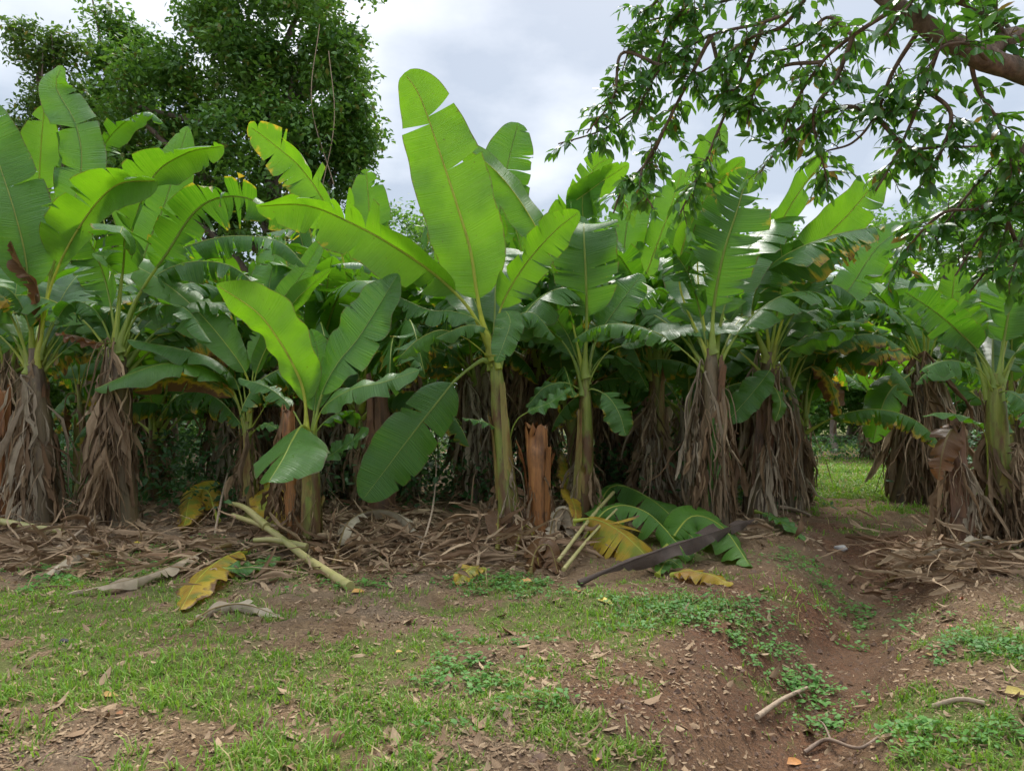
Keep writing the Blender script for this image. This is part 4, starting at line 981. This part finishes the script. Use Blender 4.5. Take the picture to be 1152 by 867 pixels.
lying('fallen_banana_leaf', 'yellow and green leaf standing upright behind the cut stalk', 'banana leaf', [(318, 618, .03), (306, 600, .25), (296, 588, .45), (288, 584, .55)], 16, (.2, -.8, .4), .9, .55, None, fold=.1, tears=1, pet=.2)
lying('fallen_banana_leaf', 'small yellow and green leaf standing at the foot of the orange-brown stump', 'banana leaf', [(640, 612, .02), (648, 600, .2), (640, 585, .4), (632, 560, .7)], 9, (.2, -.8, .3), .9, .55, None, fold=.2, tears=1, pet=.1)
lying('fallen_banana_leaf', 'orange leaf lying flat on the litter in the middle of the bed edge', 'banana leaf', [(545, 645, .05), (530, 650, .09), (512, 660, .03)], 10, (0, -.5, .9), .9, .58, None, fold=-.2, tears=4, pet=.1)
for lb, pts, w_, dr in [('orange-brown dead leaf curled round the foot of the central slim plant', [(560, 622, .04), (562, 600, .3), (574, 590, .4), (588, 605, .15)], 13, .75),
    ('rusty dead leaf flap lying between the central slim plant and the orange-brown stump', [(578, 628, .04), (590, 612, .2), (602, 622, .12), (606, 640, .03)], 14, .7),
    ('brown dead leaf piece in front of the orange-brown stump, below its foot', [(596, 648, .03), (604, 634, .14), (618, 630, .14), (628, 648, .03)], 12, .85)]:
    lying('fallen_banana_leaf', lb, 'banana leaf', pts, w_, (.1, -.8, .5), .9, dr, None, fold=-.5, tears=4, pet=.05)
GD = 'dry leaves on the bed edge'
lying('dry_fallen_leaf', 'long pale grey dry leaf lying across the litter left of the orange curled leaf', 'dry leaf', [(258, 622, .1), (215, 640, .12), (165, 660, .1), (75, 672, .03)], 11, (0, -.5, .9), .1, 0, GD, fold=-.4, tears=6, shag=.5)
lying('dry_fallen_leaf', 'tan dry leaf lying on the grass below the orange curled leaf', 'dry leaf', [(210, 706, .02), (240, 693, .06), (275, 690, .07), (315, 696, .02)], 10, (0, -.5, .9), .1, 0, GD, fold=-.4, tears=4, shag=.4)
lying('dry_fallen_leaf', 'crumpled dry leaf on the litter at the left, in front of the pale green stalk', 'dry leaf', [(110, 632, .1), (80, 640, .12), (50, 652, .05)], 13, (0, -.5, .9), .1, 0, GD, fold=-.5, tears=4, shag=.5)
lying('dry_fallen_leaf', 'dark brown dry leaf hanging over the litter at the left border', 'dry leaf', [(-15, 560, .5), (5, 565, .45), (15, 580, .2), (12, 600, .05)], 16, (.2, -.8, .5), .1, 0, GD, fold=-.5, tears=4, shag=.5)
lying('dry_fallen_leaf', 'grey dry leaf draped over the straw right of the young plant stem', 'dry leaf', [(375, 640, .05), (395, 610, .25), (440, 600, .25), (490, 622, .05)], 11, (0, -.5, .9), .1, 0, GD, fold=-.5, tears=8, shag=.6)
lying('dry_fallen_leaf', 'pale dry leaf arching at the foot of the orange-brown stump', 'dry leaf', [(615, 625, .05), (625, 600, .22), (640, 598, .22), (650, 625, .03)], 12, (0, -.8, .6), .1, 0, GD, fold=-.4, tears=3, shag=.4)
for i, (a, lb) in enumerate([((1000, 655, 1100, 628), 'long dry grey leaf stalk nearest the furrow, under the right edge plant'), ((1040, 640, 1150, 622), 'dry grey leaf stalk lying along the foot of the right edge skirt'), ((985, 640, 1060, 622), 'dry leaf stalk pointing into the furrow below the broken stem')]):
    lying('dry_fallen_leaf', lb, 'dry leaf', [(a[0], a[1], .03), ((a[0] + a[2]) / 2, (a[1] + a[3]) / 2 - 4, .16), (a[2], a[3], .1)], 9, (0, -.5, .9), .1, 0, GD, fold=-.5, tears=8, shag=.7, seed=700 + i)

def rod(name, label, cat, pts, r, m, sides=8, group=None, twigs=()):
    q = [G(p[0], p[1], p[2]) for p in pts]; b = q[0].copy()
    g = Geo(); path, _ = spline([x - b for x in q], 40); s = np.linspace(0, 1, 40); rng = rs(abs(int(pts[0][0])))
    tube_into(g, path, (r[0] + (r[1] - r[0]) * s) * (1 + rng.normal(0, .04, 40)), sides)
    for tw in twigs:
        q2 = [G(p[0], p[1], p[2]) - b for p in tw]; path, _ = spline(q2, 24); tube_into(g, path, r[1] * (1 - .5 * np.linspace(0, 1, 24)), 6)
    o = link(name, g.mesh(name), m); o.location = b; tag(o, label, cat, group); return o
rod('leaf_stalk', 'cut yellow-green leaf stalk slanting down to the grass by the young plant', 'stalk', [(262, 600, .2), (300, 616, .2), (345, 640, .1), (394, 664, .03)], (.025, .045), M_STALK, 9, None, [[(300, 616, .22), (275, 602, .3), (258, 596, .3)], [(345, 632, .14), (310, 628, .18), (285, 628, .18)]])
rod('leaf_stalk', 'pale green cut stalk lying on the litter at the left border', 'stalk', [(-20, 594, .12), (20, 600, .1), (70, 604, .06)], (.045, .03), M_STALK, 9)
rod('leaf_stalk', 'pale green leaf stalk lying over the left end of the cut green heap', 'stalk', [(628, 640, .08), (660, 612, .22), (690, 588, .36)], (.018, .022), M_STALK, 8, None, [[(634, 648, .06), (664, 624, .18), (694, 604, .3)]])
rod('broken_stick', 'short pale broken stick lying in the bottom of the furrow', 'stick', [(852, 812, .03), (880, 798, .06), (908, 782, .05)], (.017, .010), M_STICK, 8, None, [[(880, 798, .06), (895, 795, .09), (902, 797, .07)]])
rod('tree_root', 'thin brown root looping over the furrow bank at the bottom', 'root', [(905, 850, .02), (930, 842, .05), (965, 848, .03), (990, 830, .01)], (.012, .007), M_ROOT, 7, None, [[(935, 843, .05), (925, 822, .05), (912, 815, .02)]])
rod('broken_stick', 'long brown stick lying in the litter at the left, pointing at the second skirted plant', 'stick', [(60, 625, .05), (95, 607, .12), (132, 577, .22)], (.018, .012), M_STICK, 7)
rod('broken_stick', 'thin pale dead stalk leaning behind the yellow drooping leaf under the young pair', 'stick', [(240, 610, .02), (252, 580, .35), (265, 545, .7)], (.013, .02), M_STICK, 7)
rod('broken_stick', 'bent pale dead stalk standing in the straw left of the centre', 'stick', [(470, 630, .02), (487, 600, .3), (490, 560, .6), (484, 530, .85)], (.011, .009), M_STICK, 6)
rod('broken_stick', 'grey half-buried stick on the weeds at the lower right', 'stick', [(1050, 796, .01), (1080, 793, .03), (1108, 795, .02)], (.014, .012), M_STICK, 7)
rod('broken_stick', 'light stick lying on the litter behind the furrow, at the foot of the middle clump', 'stick', [(868, 572, .04), (890, 576, .05), (912, 582, .03)], (.03, .018), M_STICK, 7)

def stone(label, px, py, r, m, seed, sq=.6):
    rng = rs(seed); c = G(px, py); u, v = np.meshgrid(np.linspace(0, 2 * np.pi, 16, endpoint=False), np.linspace(0, np.pi, 9))
    d = np.stack([np.cos(u) * np.sin(v), np.sin(u) * np.sin(v), np.cos(v)], -1)
    rad = r * (1 + .35 * (fbm(d[..., 0] * 1.5 + 5 + seed, d[..., 1] * 1.5 + d[..., 2] * 2, seed, 3) - .5) * 2); rad[0] = rad[0, 0]; rad[-1] = rad[-1, 0]
    V = d * rad[..., None] * np.array([1.2, .9, sq]); g = Geo(); g.grid(V[::-1], None, wrap=True)
    o = link('stone', g.mesh('stone'), m); o.location = c + np.array([0, 0, r * sq * .5]); tag(o, label, 'stone'); return o
stone('pale flat stone on the red soil bank beside the path', 946, 619, .062, M_STONE, 5, .7)
stone('small dark clod lying in the grass at the left', 72, 724, .03, plain_noise_mat('dark_clod', (.03, .025, .025), (.06, .05, .05), 20), 9, .8)
def small_leaf(label, px, py, L, col, az, seed):
    m = plain_noise_mat('orange_fallen_leaf', tuple(c * .7 for c in col), col, 30, .6)
    a = R(az); V = leaf8(np.zeros((1, 3)), np.array([[math.cos(a), math.sin(a), .15]]), np.array([[.1, -.3, 1]]), [L], [L * .5], .3, .3)
    g = Geo(); g.quads(V, 8, LT8); o = link('fallen_leaf', g.mesh('fallen_leaf'), m); o.location = G(px, py, .015); tag(o, label, 'fallen leaf', 'small coloured fallen leaves')
for i, a in enumerate([('orange fallen leaf at the bottom of the furrow, nearest the bottom of the photo', 885, 862, .11, (.50, .20, .04), 20), ('orange-red fallen leaf on the weeds at the lower right', 1014, 838, .05, (.45, .14, .06), 60),
    ('orange fallen leaf on the litter above the right weed patch', 1078, 675, .07, (.50, .17, .07), -20), ('orange fallen leaf at the upper edge of the right weed patch', 1072, 707, .06, (.46, .16, .06), 120), ('yellow fallen leaf at the lower edge of the furrow middle', 1048, 740, .07, (.45, .28, .06), 100),
    ('yellow fallen leaf in the weeds at the bottom centre', 671, 860, .05, (.60, .36, .04), 80), ('tan leaf on the left lawn with an orange tip', 112, 785, .09, (.48, .26, .05), 10), ('yellow fallen leaf in the grass left of the bottom centre', 445, 736, .05, (.55, .33, .05), 40),
    ('brownish orange fallen leaf in the lower left grass', 138, 806, .06, (.30, .12, .04), 150), ('pale orange fallen leaf on the bare soil in the middle', 596, 768, .07, (.42, .22, .12), 60), ('pale tan fallen leaf on the soil left of the middle one', 527, 766, .06, (.42, .24, .12), 130),
    ('yellow and green fallen leaf on the weeds at the right border', 1130, 782, .14, (.40, .30, .05), 5)    , ('orange leaf scrap on the straw in front of the young plant', 395, 668, .13, (.52, .26, .05), 30), ('orange-red leaf scrap at the left end of the straw band', 118, 618, .15, (.48, .20, .06), 160), ('yellow leaf scrap on the litter under the second skirted plant', 150, 612, .14, (.60, .42, .05), 15),
    ('rusty leaf scrap in front of the cut green heap', 648, 668, .13, (.50, .22, .05), 70), ('orange leaf scrap right of the slim central plant foot', 600, 655, .14, (.55, .25, .04), 200), ('yellow scrap hanging at the front edge of the bed left of the cut green heap', 672, 676, .14, (.62, .44, .05), 320)]): small_leaf(*a, i)

# ------------------------------------------------------------------ trees
LT4 = [(0, 1, 2), (0, 2, 3)]
def leaf_cloud(g, rng, cl, per, rad, Lr, droop=.4, eight=False):
    """cl (n,3) clump centres"""
    c = np.repeat(cl, per, 0); n = len(c)
    c = c + rdir(rng, n) * (rng.rand(n, 1) ** .5) * rad * np.array([1, 1, .75])
    d = rdir(rng, n); d[:, 2] = d[:, 2] * .6 - droop
    nr = unit(np.array([0, 0, 1.0]) + rng.normal(0, .55, (n, 3))); L = rng.uniform(*Lr, n); W = L * rng.uniform(.38, .6, n)
    if eight: g.quads(leaf8(c, d, nr, L, W, .2, .25), 8, LT8)
    else:
        d = unit(d); b = unit(np.cross(d, nr)); nn = np.cross(b, d); l = L[:, None]; w = W[:, None]
        V = np.stack([c, c + d * l * .45 + b * w * .5 + nn * w * .15, c + d * l, c + d * l * .45 - b * w * .5 + nn * w * .15], 1)
        g.quads(V, 4, LT4)

def tree(label, trunk, ells, Y, m, seed, nclump, per=42, rad=.55, Lr=(.14, .26), tr=.35, group=None, bark=None, limbs=9, vines=0, name='broadleaf_tree', depth=.8):
    rng = rs(seed)
    b = P(trunk[0], 500, Y); b[2] = float(gz(b[0], b[1]))
    root = empty(name, b); tag(root, label, 'tree', group)
    k = Y / F; E = []
    for (px, py, rx, ry, dy) in ells: E.append((P(px, py, Y + dy) - b, rx * k, ry * k))
    wt = np.array([e[1] * e[2] for e in E]); wt = wt / wt.sum()
    cl = []
    for e, w in zip(E, wt):
        n = max(4, int(nclump * w)); d = rdir(rng, n); r = rng.uniform(.25, 1.0, (n, 1)) ** .45
        cl.append(e[0] + d * r * np.array([e[1], max(e[1], e[2]) * depth, e[2]]))
    cl = np.vstack(cl)
    lob = cl[rng.choice(len(cl), max(10, len(cl) // 11), replace=False)]
    near = lob[np.argmin(((cl[:, None] - lob[None]) ** 2).sum(-1), 1)]
    cl = near + (cl - near) * rng.uniform(.35, .92, (len(cl), 1)); cl = cl[cl[:, 2] > .3]
    g = Geo(); leaf_cloud(g, rng, cl, per, rad, Lr)
    link('crown', g.mesh('crown'), m, root)
    g = Geo(); top = P(trunk[1], trunk[2], Y) - b
    path, L = spline([(0, 0, -.3), top * .4 + rng.normal(0, .2, 3) * [1, 1, 0], top], 30)
    tube_into(g, path, tr * (1 - .7 * np.linspace(0, 1, 30)) * (1 + .5 * np.exp(-np.linspace(0, 1, 30) * 14)), 10)
    link('trunk', g.mesh('trunk'), bark or M_BARK, root)
    for j in range(limbs):
        e = E[rng.randint(len(E))]; s = path[int(rng.uniform(9, 27))]; t = e[0] + rdir(rng, 1)[0] * np.array([e[1], e[1], e[2]]) * .6
        mid = (s + t) / 2 + np.array([0, 0, -.06 * np.linalg.norm(t - s)]) + rng.normal(0, .25, 3)
        g = Geo(); pp, _ = spline([s, mid, t], 20); tube_into(g, pp, tr * .34 * (1 - .75 * np.linspace(0, 1, 20)), 7); link('limb', g.mesh('limb'), bark or M_BARK, root)
    for j in range(vines):
        e = E[rng.randint(len(E))]; s = e[0] + np.array([rng.uniform(-.6, .6) * e[1], -e[1] * depth * .95, rng.uniform(.2, .7) * e[2]])
        ln = rng.uniform(2, 5); g = Geo(); pp, _ = spline([s, s + np.array([rng.normal(0, .2), 0, -ln * .5]), s + np.array([rng.normal(0, .3), 0, -ln])], 20); tube_into(g, pp, np.full(20, .013), 5)
        link('hanging_vine', g.mesh('hanging_vine'), M_STICK, root)
    return root
tree('big dark leafy tree with hanging vines behind the left of the grove', (300, 305, 60), [(310, 40, 95, 85, 0), (250, 70, 75, 80, -.5), (350, 110, 75, 80, -.5), (165, 120, 62, 75, -1), (200, 190, 90, 70, -1), (310, 190, 110, 70, -1), (375, 160, 45, 65, 0), (405, 170, 30, 40, 0), (330, -50, 110, 60, 0), (398, 60, 22, 40, 0), (250, 270, 150, 60, 0), (225, 10, 40, 30, 0)], 23, M_TREE, 501, 1400, 48, .62, (.14, .27), .5, None, None, 18, 2)
tree('dark tree with a pointed crown between the big tree and the thin light one', (150, 150, 90), [(140, 95, 38, 60, 0), (115, 160, 40, 60, 0), (110, 5, 24, 14, 0), (150, 45, 24, 18, 0), (165, 180, 50, 60, 0)], 24.5, M_TREE, 502, 380, 44, .6, (.15, .28), .28, None, None, 6)
tree('thin light-green tree at the left border with sky showing through', (40, 45, 50), [(50, 60, 30, 34, 0), (62, 100, 34, 45, 0), (28, 45, 16, 20, 0), (30, 150, 30, 40, 0), (75, 45, 26, 10, 0), (10, 160, 14, 30, 0)], 22, M_TREE2, 503, 190, 34, .5, (.12, .22), .2, None, None, 9)
tree('slim grey-trunked tree standing at the end of the path', (940, 946, 420), [(946, 395, 36, 30, 0), (930, 370, 30, 26, 0), (965, 365, 30, 26, 0)], 21.5, M_HEDGE, 560, 90, 36, .45, (.12, .22), .13, None, None, 4)
GB = 'trees closing the view behind the grove'
for i, (px, top, rx, ry, Y, m, lb) in enumerate([
    (-60, 330, 150, 150, 27, M_TREE, 'dark tree low behind the leftmost banana leaves'), (110, 400, 110, 90, 28, M_TREE, 'dark bushy tree low between the leftmost two brown skirts'), (300, 400, 120, 90, 26, M_TREE, 'dark bushy tree low behind the young pair of banana plants'), (480, 330, 120, 110, 30, M_HEDGE, 'low tree hidden behind the central banana crowns'), (660, 340, 120, 110, 29, M_HEDGE, 'low tree behind the grove, right of the central leaf'),
    (830, 350, 120, 120, 30, M_HEDGE, 'leafy tree behind the grove left of the path opening'), (960, 340, 85, 110, 33, M_HEDGE, 'bright green tree closing the end of the path'), (1060, 320, 95, 120, 28, M_HEDGE, 'leafy green tree beyond the clearing right of the path end'),
    (1170, 300, 100, 150, 26, M_HEDGE, 'leafy tree at the right border behind the banana leaves')]):
    tree(lb, (px, px, top - ry * .3), [(px, top, rx, ry, 0), (px - rx * .5, top + ry * .6, rx * .7, ry * .6, -1), (px + rx * .5, top + ry * .6, rx * .7, ry * .6, -1), (px, top + ry * .9, rx, ry * .5, -1.5)], Y, m, 520 + i, 520, 40, .7, (.16, .32), .25, GB, None, 5)

# ------------------------------------------------------------------ overhanging tree, trunk outside the frame on the right
def overhang():
    rng = rs(600); b = np.array([5.6, 4.6, 0.0]); b[2] = float(gz(b[0], b[1]))
    root = empty('overhanging_tree', b); tag(root, 'tree with a thick reddish bough and small leaves hanging in from the top right', 'tree')
    def W(px, py, Y): return P(px, py, Y) - b
    def tb(name, pts, r, n=40, sides=12):
        g = Geo(); path, _ = spline(pts, n); s = np.linspace(0, 1, n)
        tube_into(g, path, (r[0] + (r[1] - r[0]) * s) * (1 + .07 * np.sin(s * 23) + .05 * np.sin(s * 61 + 1) + rng.normal(0, .03, n)), sides, bump=1 + rng.normal(0, .035, (n, sides))); link(name, g.mesh(name), M_BARKR, root); return path
    tb('trunk', [(0, 0, -.2), (.1, 0, 1.2), (0, .05, 2.4), (.1, .1, 4.2), (0.2, .3, 6)], (.27, .16), 40, 14)
    l1 = tb('limb', [(0, .02, 2.3), W(1330, 150, 4.6), W(1220, 112, 4.5), W(1152, 82, 4.45), W(1090, 58, 4.4), W(1010, 8, 4.4), W(930, -60, 4.5), W(840, -110, 4.7)], (.092, .046), 60)
    l2 = tb('limb', [W(1105, 64, 4.42), W(1140, 40, 4.6), W(1190, 42, 4.8)][::-1], (.05, .055), 20)
    B = [  # secondary branches: pixel, pixel, depth
      [(930, -60, 4.5), (905, 0, 4.8), (860, 25, 5.0), (800, 40, 5.2), (745, 75, 5.4), (715, 130, 5.5)],
      [(840, -110, 4.7), (790, -20, 5.2), (750, 40, 5.5), (725, 110, 5.6), (680, 145, 5.7), (628, 162, 5.8)],
      [(860, 25, 5.0), (838, 80, 5.1), (815, 130, 5.2), (790, 190, 5.3), (765, 240, 5.3)],
      [(800, 40, 5.2), (770, 100, 5.3), (745, 150, 5.4), (720, 200, 5.4), (735, 235, 5.4)],
      [(1010, 8, 4.4), (960, 40, 4.6), (925, 70, 4.8), (895, 115, 4.9), (880, 150, 4.9)],
      [(1040, 25, 4.4), (1005, 80, 4.6), (985, 130, 4.7), (960, 160, 4.8), (930, 170, 4.9)],
      [(1060, 40, 4.4), (1040, 100, 4.6), (1020, 150, 4.6), (1000, 190, 4.7), (985, 215, 4.7)],
      [(985, 130, 4.7), (1020, 165, 4.6), (1060, 165, 4.6), (1100, 165, 4.5)],
      [(1220, 112, 4.5), (1190, 150, 4.7), (1150, 165, 4.8), (1115, 190, 4.9), (1080, 230, 5.0), (1050, 270, 5.0)],
      [(1190, 150, 4.7), (1165, 200, 4.8), (1130, 240, 4.9), (1100, 270, 5.0), (1075, 310, 5.0)],
      [(905, 0, 4.8), (870, -10, 5.0), (820, 0, 5.3), (770, 15, 5.5), (720, 30, 5.6), (700, 80, 5.6)],
      [(925, 70, 4.8), (880, 75, 5.0), (850, 100, 5.1), (840, 140, 5.1)],
      [(1152, 82, 4.45), (1125, 30, 4.5), (1080, 5, 4.6), (1040, 0, 4.7)],
      [(1140, 40, 4.6), (1120, 10, 4.7), (1100, -20, 4.8)],
      [(745, 75, 5.4), (700, 60, 5.5), (690, 110, 5.5), (660, 150, 5.6)],
      [(960, 40, 4.6), (930, 20, 4.8), (900, 50, 4.9), (860, 60, 5.0)],
      [(1130, 240, 4.9), (1150, 290, 4.9), (1165, 330, 4.9)],
      [(985, 130, 4.7), (950, 120, 4.8), (905, 140, 4.9), (870, 175, 5.0), (850, 200, 5.0)],
      [(1040, 100, 4.6), (1070, 130, 4.5), (1050, 190, 4.6), (1030, 215, 4.7)],
      [(960, 40, 4.6), (940, 90, 4.7), (915, 130, 4.8), (930, 200, 4.9)],
      [(800, 40, 5.2), (815, 90, 5.2), (850, 120, 5.1), (880, 130, 5.0)],
      [(1110, 66, 4.3), (1090, 50, 4.15), (1062, 52, 4.1), (1045, 75, 4.15)],
      [(1080, 5, 4.6), (1095, -30, 4.4), (1050, -20, 4.3), (1015, 15, 4.2), (995, 40, 4.2)],
      [(1150, 165, 4.8), (1160, 220, 4.7), (1150, 270, 4.7), (1135, 320, 4.7)],
      [(1150, 165, 4.8), (1140, 220, 4.8), (1125, 280, 4.9), (1090, 330, 5.0)],
      [(1150, 165, 4.8), (1110, 230, 4.9), (1060, 240, 5.0), (1020, 280, 5.1), (1000, 310, 5.2)],
      [(745, 150, 5.4), (730, 180, 5.5), (700, 215, 5.6), (690, 240, 5.6)],
      [(1090, 58, 4.4), (1100, 100, 4.5), (1125, 140, 4.6), (1140, 190, 4.7)],
      [(905, 0, 4.8), (880, 30, 4.9), (840, 45, 5.0), (800, 75, 5.2), (770, 90, 5.3)],
      [(790, -20, 5.2), (760, -10, 5.3), (735, 5, 5.4), (712, 20, 5.5)],
    ]
    g = Geo(); leaves = []
    def twig(p, d, n, L0):
        d = unit(d); pts = [p]; q = p.copy()
        for i in range(n):
            d = unit(d + np.array([0, 0, -.10]) + rng.normal(0, .14, 3)); q = q + d * L0 * .42
            pts.append(q.copy())
        pts = np.array(pts)
        gg.append(pts)
        for i in range(1, len(pts)):
            t = unit(pts[i] - pts[i - 1]); sd = unit(np.cross(t, [0, 0, 1]) + 1e-4)
            for s in ((1, -1) if i < len(pts) - 1 else (1, -1, 0)):
                if rng.rand() < .1: continue
                dd = unit(t * .75 + sd * s * rng.uniform(.6, 1.1) + np.array([0, 0, -rng.uniform(-.1, .7)]))
                leaves.append((pts[i], dd, unit(np.array([0, 0, 1]) + rng.normal(0, .45, 3)), L0 * rng.choice([rng.uniform(.45, .8), rng.uniform(.75, 1.3)], p=[.35, .65])))
    for bi, br in enumerate(B):
        gg = []
        path, L = spline([W(*q) for q in br], 50); s = np.linspace(0, 1, 50)
        gb = Geo(); tube_into(gb, path, .013 * (1 - .78 * s) + .003, 6)
        nt = int(L * 25) + 4
        for k in range(nt):
            i = int(rng.uniform(8 if bi else 4, 49)); t = unit(path[min(i + 1, 49)] - path[i - 1])
            d = t * .4 + rdir(rng, 1)[0] * 1.0 + np.array([0, 0, -.15])
            twig(path[i], d, rng.randint(2, 6), rng.uniform(.072, .108))
        for tw in gg:
            pp, _ = spline(tw, 10); tube_into(gb, pp, np.linspace(.004, .002, 10), 4)
        link('branch', gb.mesh('branch'), M_BARKR, root)
    c, d, nr, L = (np.array([l[i] for l in leaves]) for i in range(4))
    cl = np.array([rng.uniform(-.5, 9, 150), rng.uniform(1.5, 9, 150), rng.uniform(5.2, 8.5, 150)]).T  # unseen crown clumps above the frame, added to shade the right side
    cl = cl[(cl[:, 2] - CAMH) / np.maximum(cl[:, 1], .5) > .62] - b
    leaf_cloud(g, rng, cl, 40, .55, (.09, .15), .3, True)
    g.quads(leaf8(c, d, nr, L, L * rng.uniform(.34, .46, len(L)), .22, rng.uniform(.05, .4, len(L))), 8, LT8)
    o = link('crown', g.mesh('crown'), M_OVER, root)
overhang()

# ------------------------------------------------------------------ sky, light, camera
SUN_EL, SUN_AZ = 52.0, 14.0        # azimuth measured from +Y (view direction) towards +X
w = bpy.data.worlds.new('World'); S.world = w; w.use_nodes = True
nt = w.node_tree; nt.nodes.clear(); t = NT(nt)
sky = t.n('ShaderNodeTexSky', sky_type='NISHITA', sun_disc=False, sun_elevation=R(SUN_EL), sun_rotation=R(SUN_AZ))
sky.air_density = 1.0; sky.dust_density = 3.0
dirv = t.n('ShaderNodeTexCoord').outputs['Generated']
sx = t.n('ShaderNodeSeparateXYZ'); nt.links.new(dirv, sx.inputs[0])
zz = t.math('ADD', t.math('MAXIMUM', sx.outputs[2], 0.0), .22)
cx = t.math('DIVIDE', sx.outputs[0], zz); cy = t.math('DIVIDE', sx.outputs[1], zz)
cv = t.n('ShaderNodeCombineXYZ'); nt.links.new(cx, cv.inputs[0]); nt.links.new(cy, cv.inputs[1]); cv.inputs[2].default_value = 3.7
n1 = t.noise(cv.outputs[0], .95, 7, .52)
n2 = t.noise(cv.outputs[0], .38, 3, .5)
f = t.math('ADD', t.math('MULTIPLY', n1, .6), t.math('MULTIPLY', n2, .4))
cl = t.mix(t.mapr(f, .44, .60), (1.95, 2.3, 2.8), (5.6, 5.7, 5.8))
fin = t.mix(.9, sky.outputs[0], cl)
up_ = t.mapr(sx.outputs[2], .48, 1.0, 1.0, 3.0)   # an overcast sky is brightest overhead
vm = t.n('ShaderNodeVectorMath', operation='SCALE', i_0=fin, i_Scale=up_); fin = vm.outputs[0]
bg = t.n('ShaderNodeBackground', i_Color=fin, i_Strength=.1)
nt.links.new(bg.outputs[0], t.n('ShaderNodeOutputWorld').inputs[0])
sd = bpy.data.lights.new('sun', 'SUN'); sd.energy = 1.5; sd.angle = R(14); sd.color = (1, .96, .9)
so = bpy.data.objects.new('sun', sd); COL.objects.link(so)
v = Vector((math.sin(R(SUN_AZ)) * math.cos(R(SUN_EL)), math.cos(R(SUN_AZ)) * math.cos(R(SUN_EL)), math.sin(R(SUN_EL))))
so.rotation_euler = (-v).to_track_quat('-Z', 'Y').to_euler(); so.location = v * 30

cd = bpy.data.cameras.new('camera'); co = bpy.data.objects.new('camera', cd); COL.objects.link(co)
cd.sensor_fit = 'HORIZONTAL'; cd.sensor_width = 36; cd.lens = 36 * F / 1152; cd.clip_start = .05; cd.clip_end = 1000
co.location = (0, 0, CAMH); co.rotation_euler = (math.pi / 2 + PITCH, 0, 0)
S.camera = co
S.view_settings.view_transform = 'Standard'; S.view_settings.look = 'None'; S.view_settings.exposure = 1.35; S.view_settings.gamma = 1.0; S.view_settings.use_curve_mapping = False
S.render.engine = 'CYCLES'
cy_ = S.cycles
cy_.max_bounces = 8; cy_.diffuse_bounces = 4; cy_.glossy_bounces = 2; cy_.transmission_bounces = 5; cy_.transparent_max_bounces = 8
cy_.use_denoising = True; cy_.use_adaptive_sampling = True; cy_.adaptive_threshold = .02
cy_.sample_clamp_indirect = 6
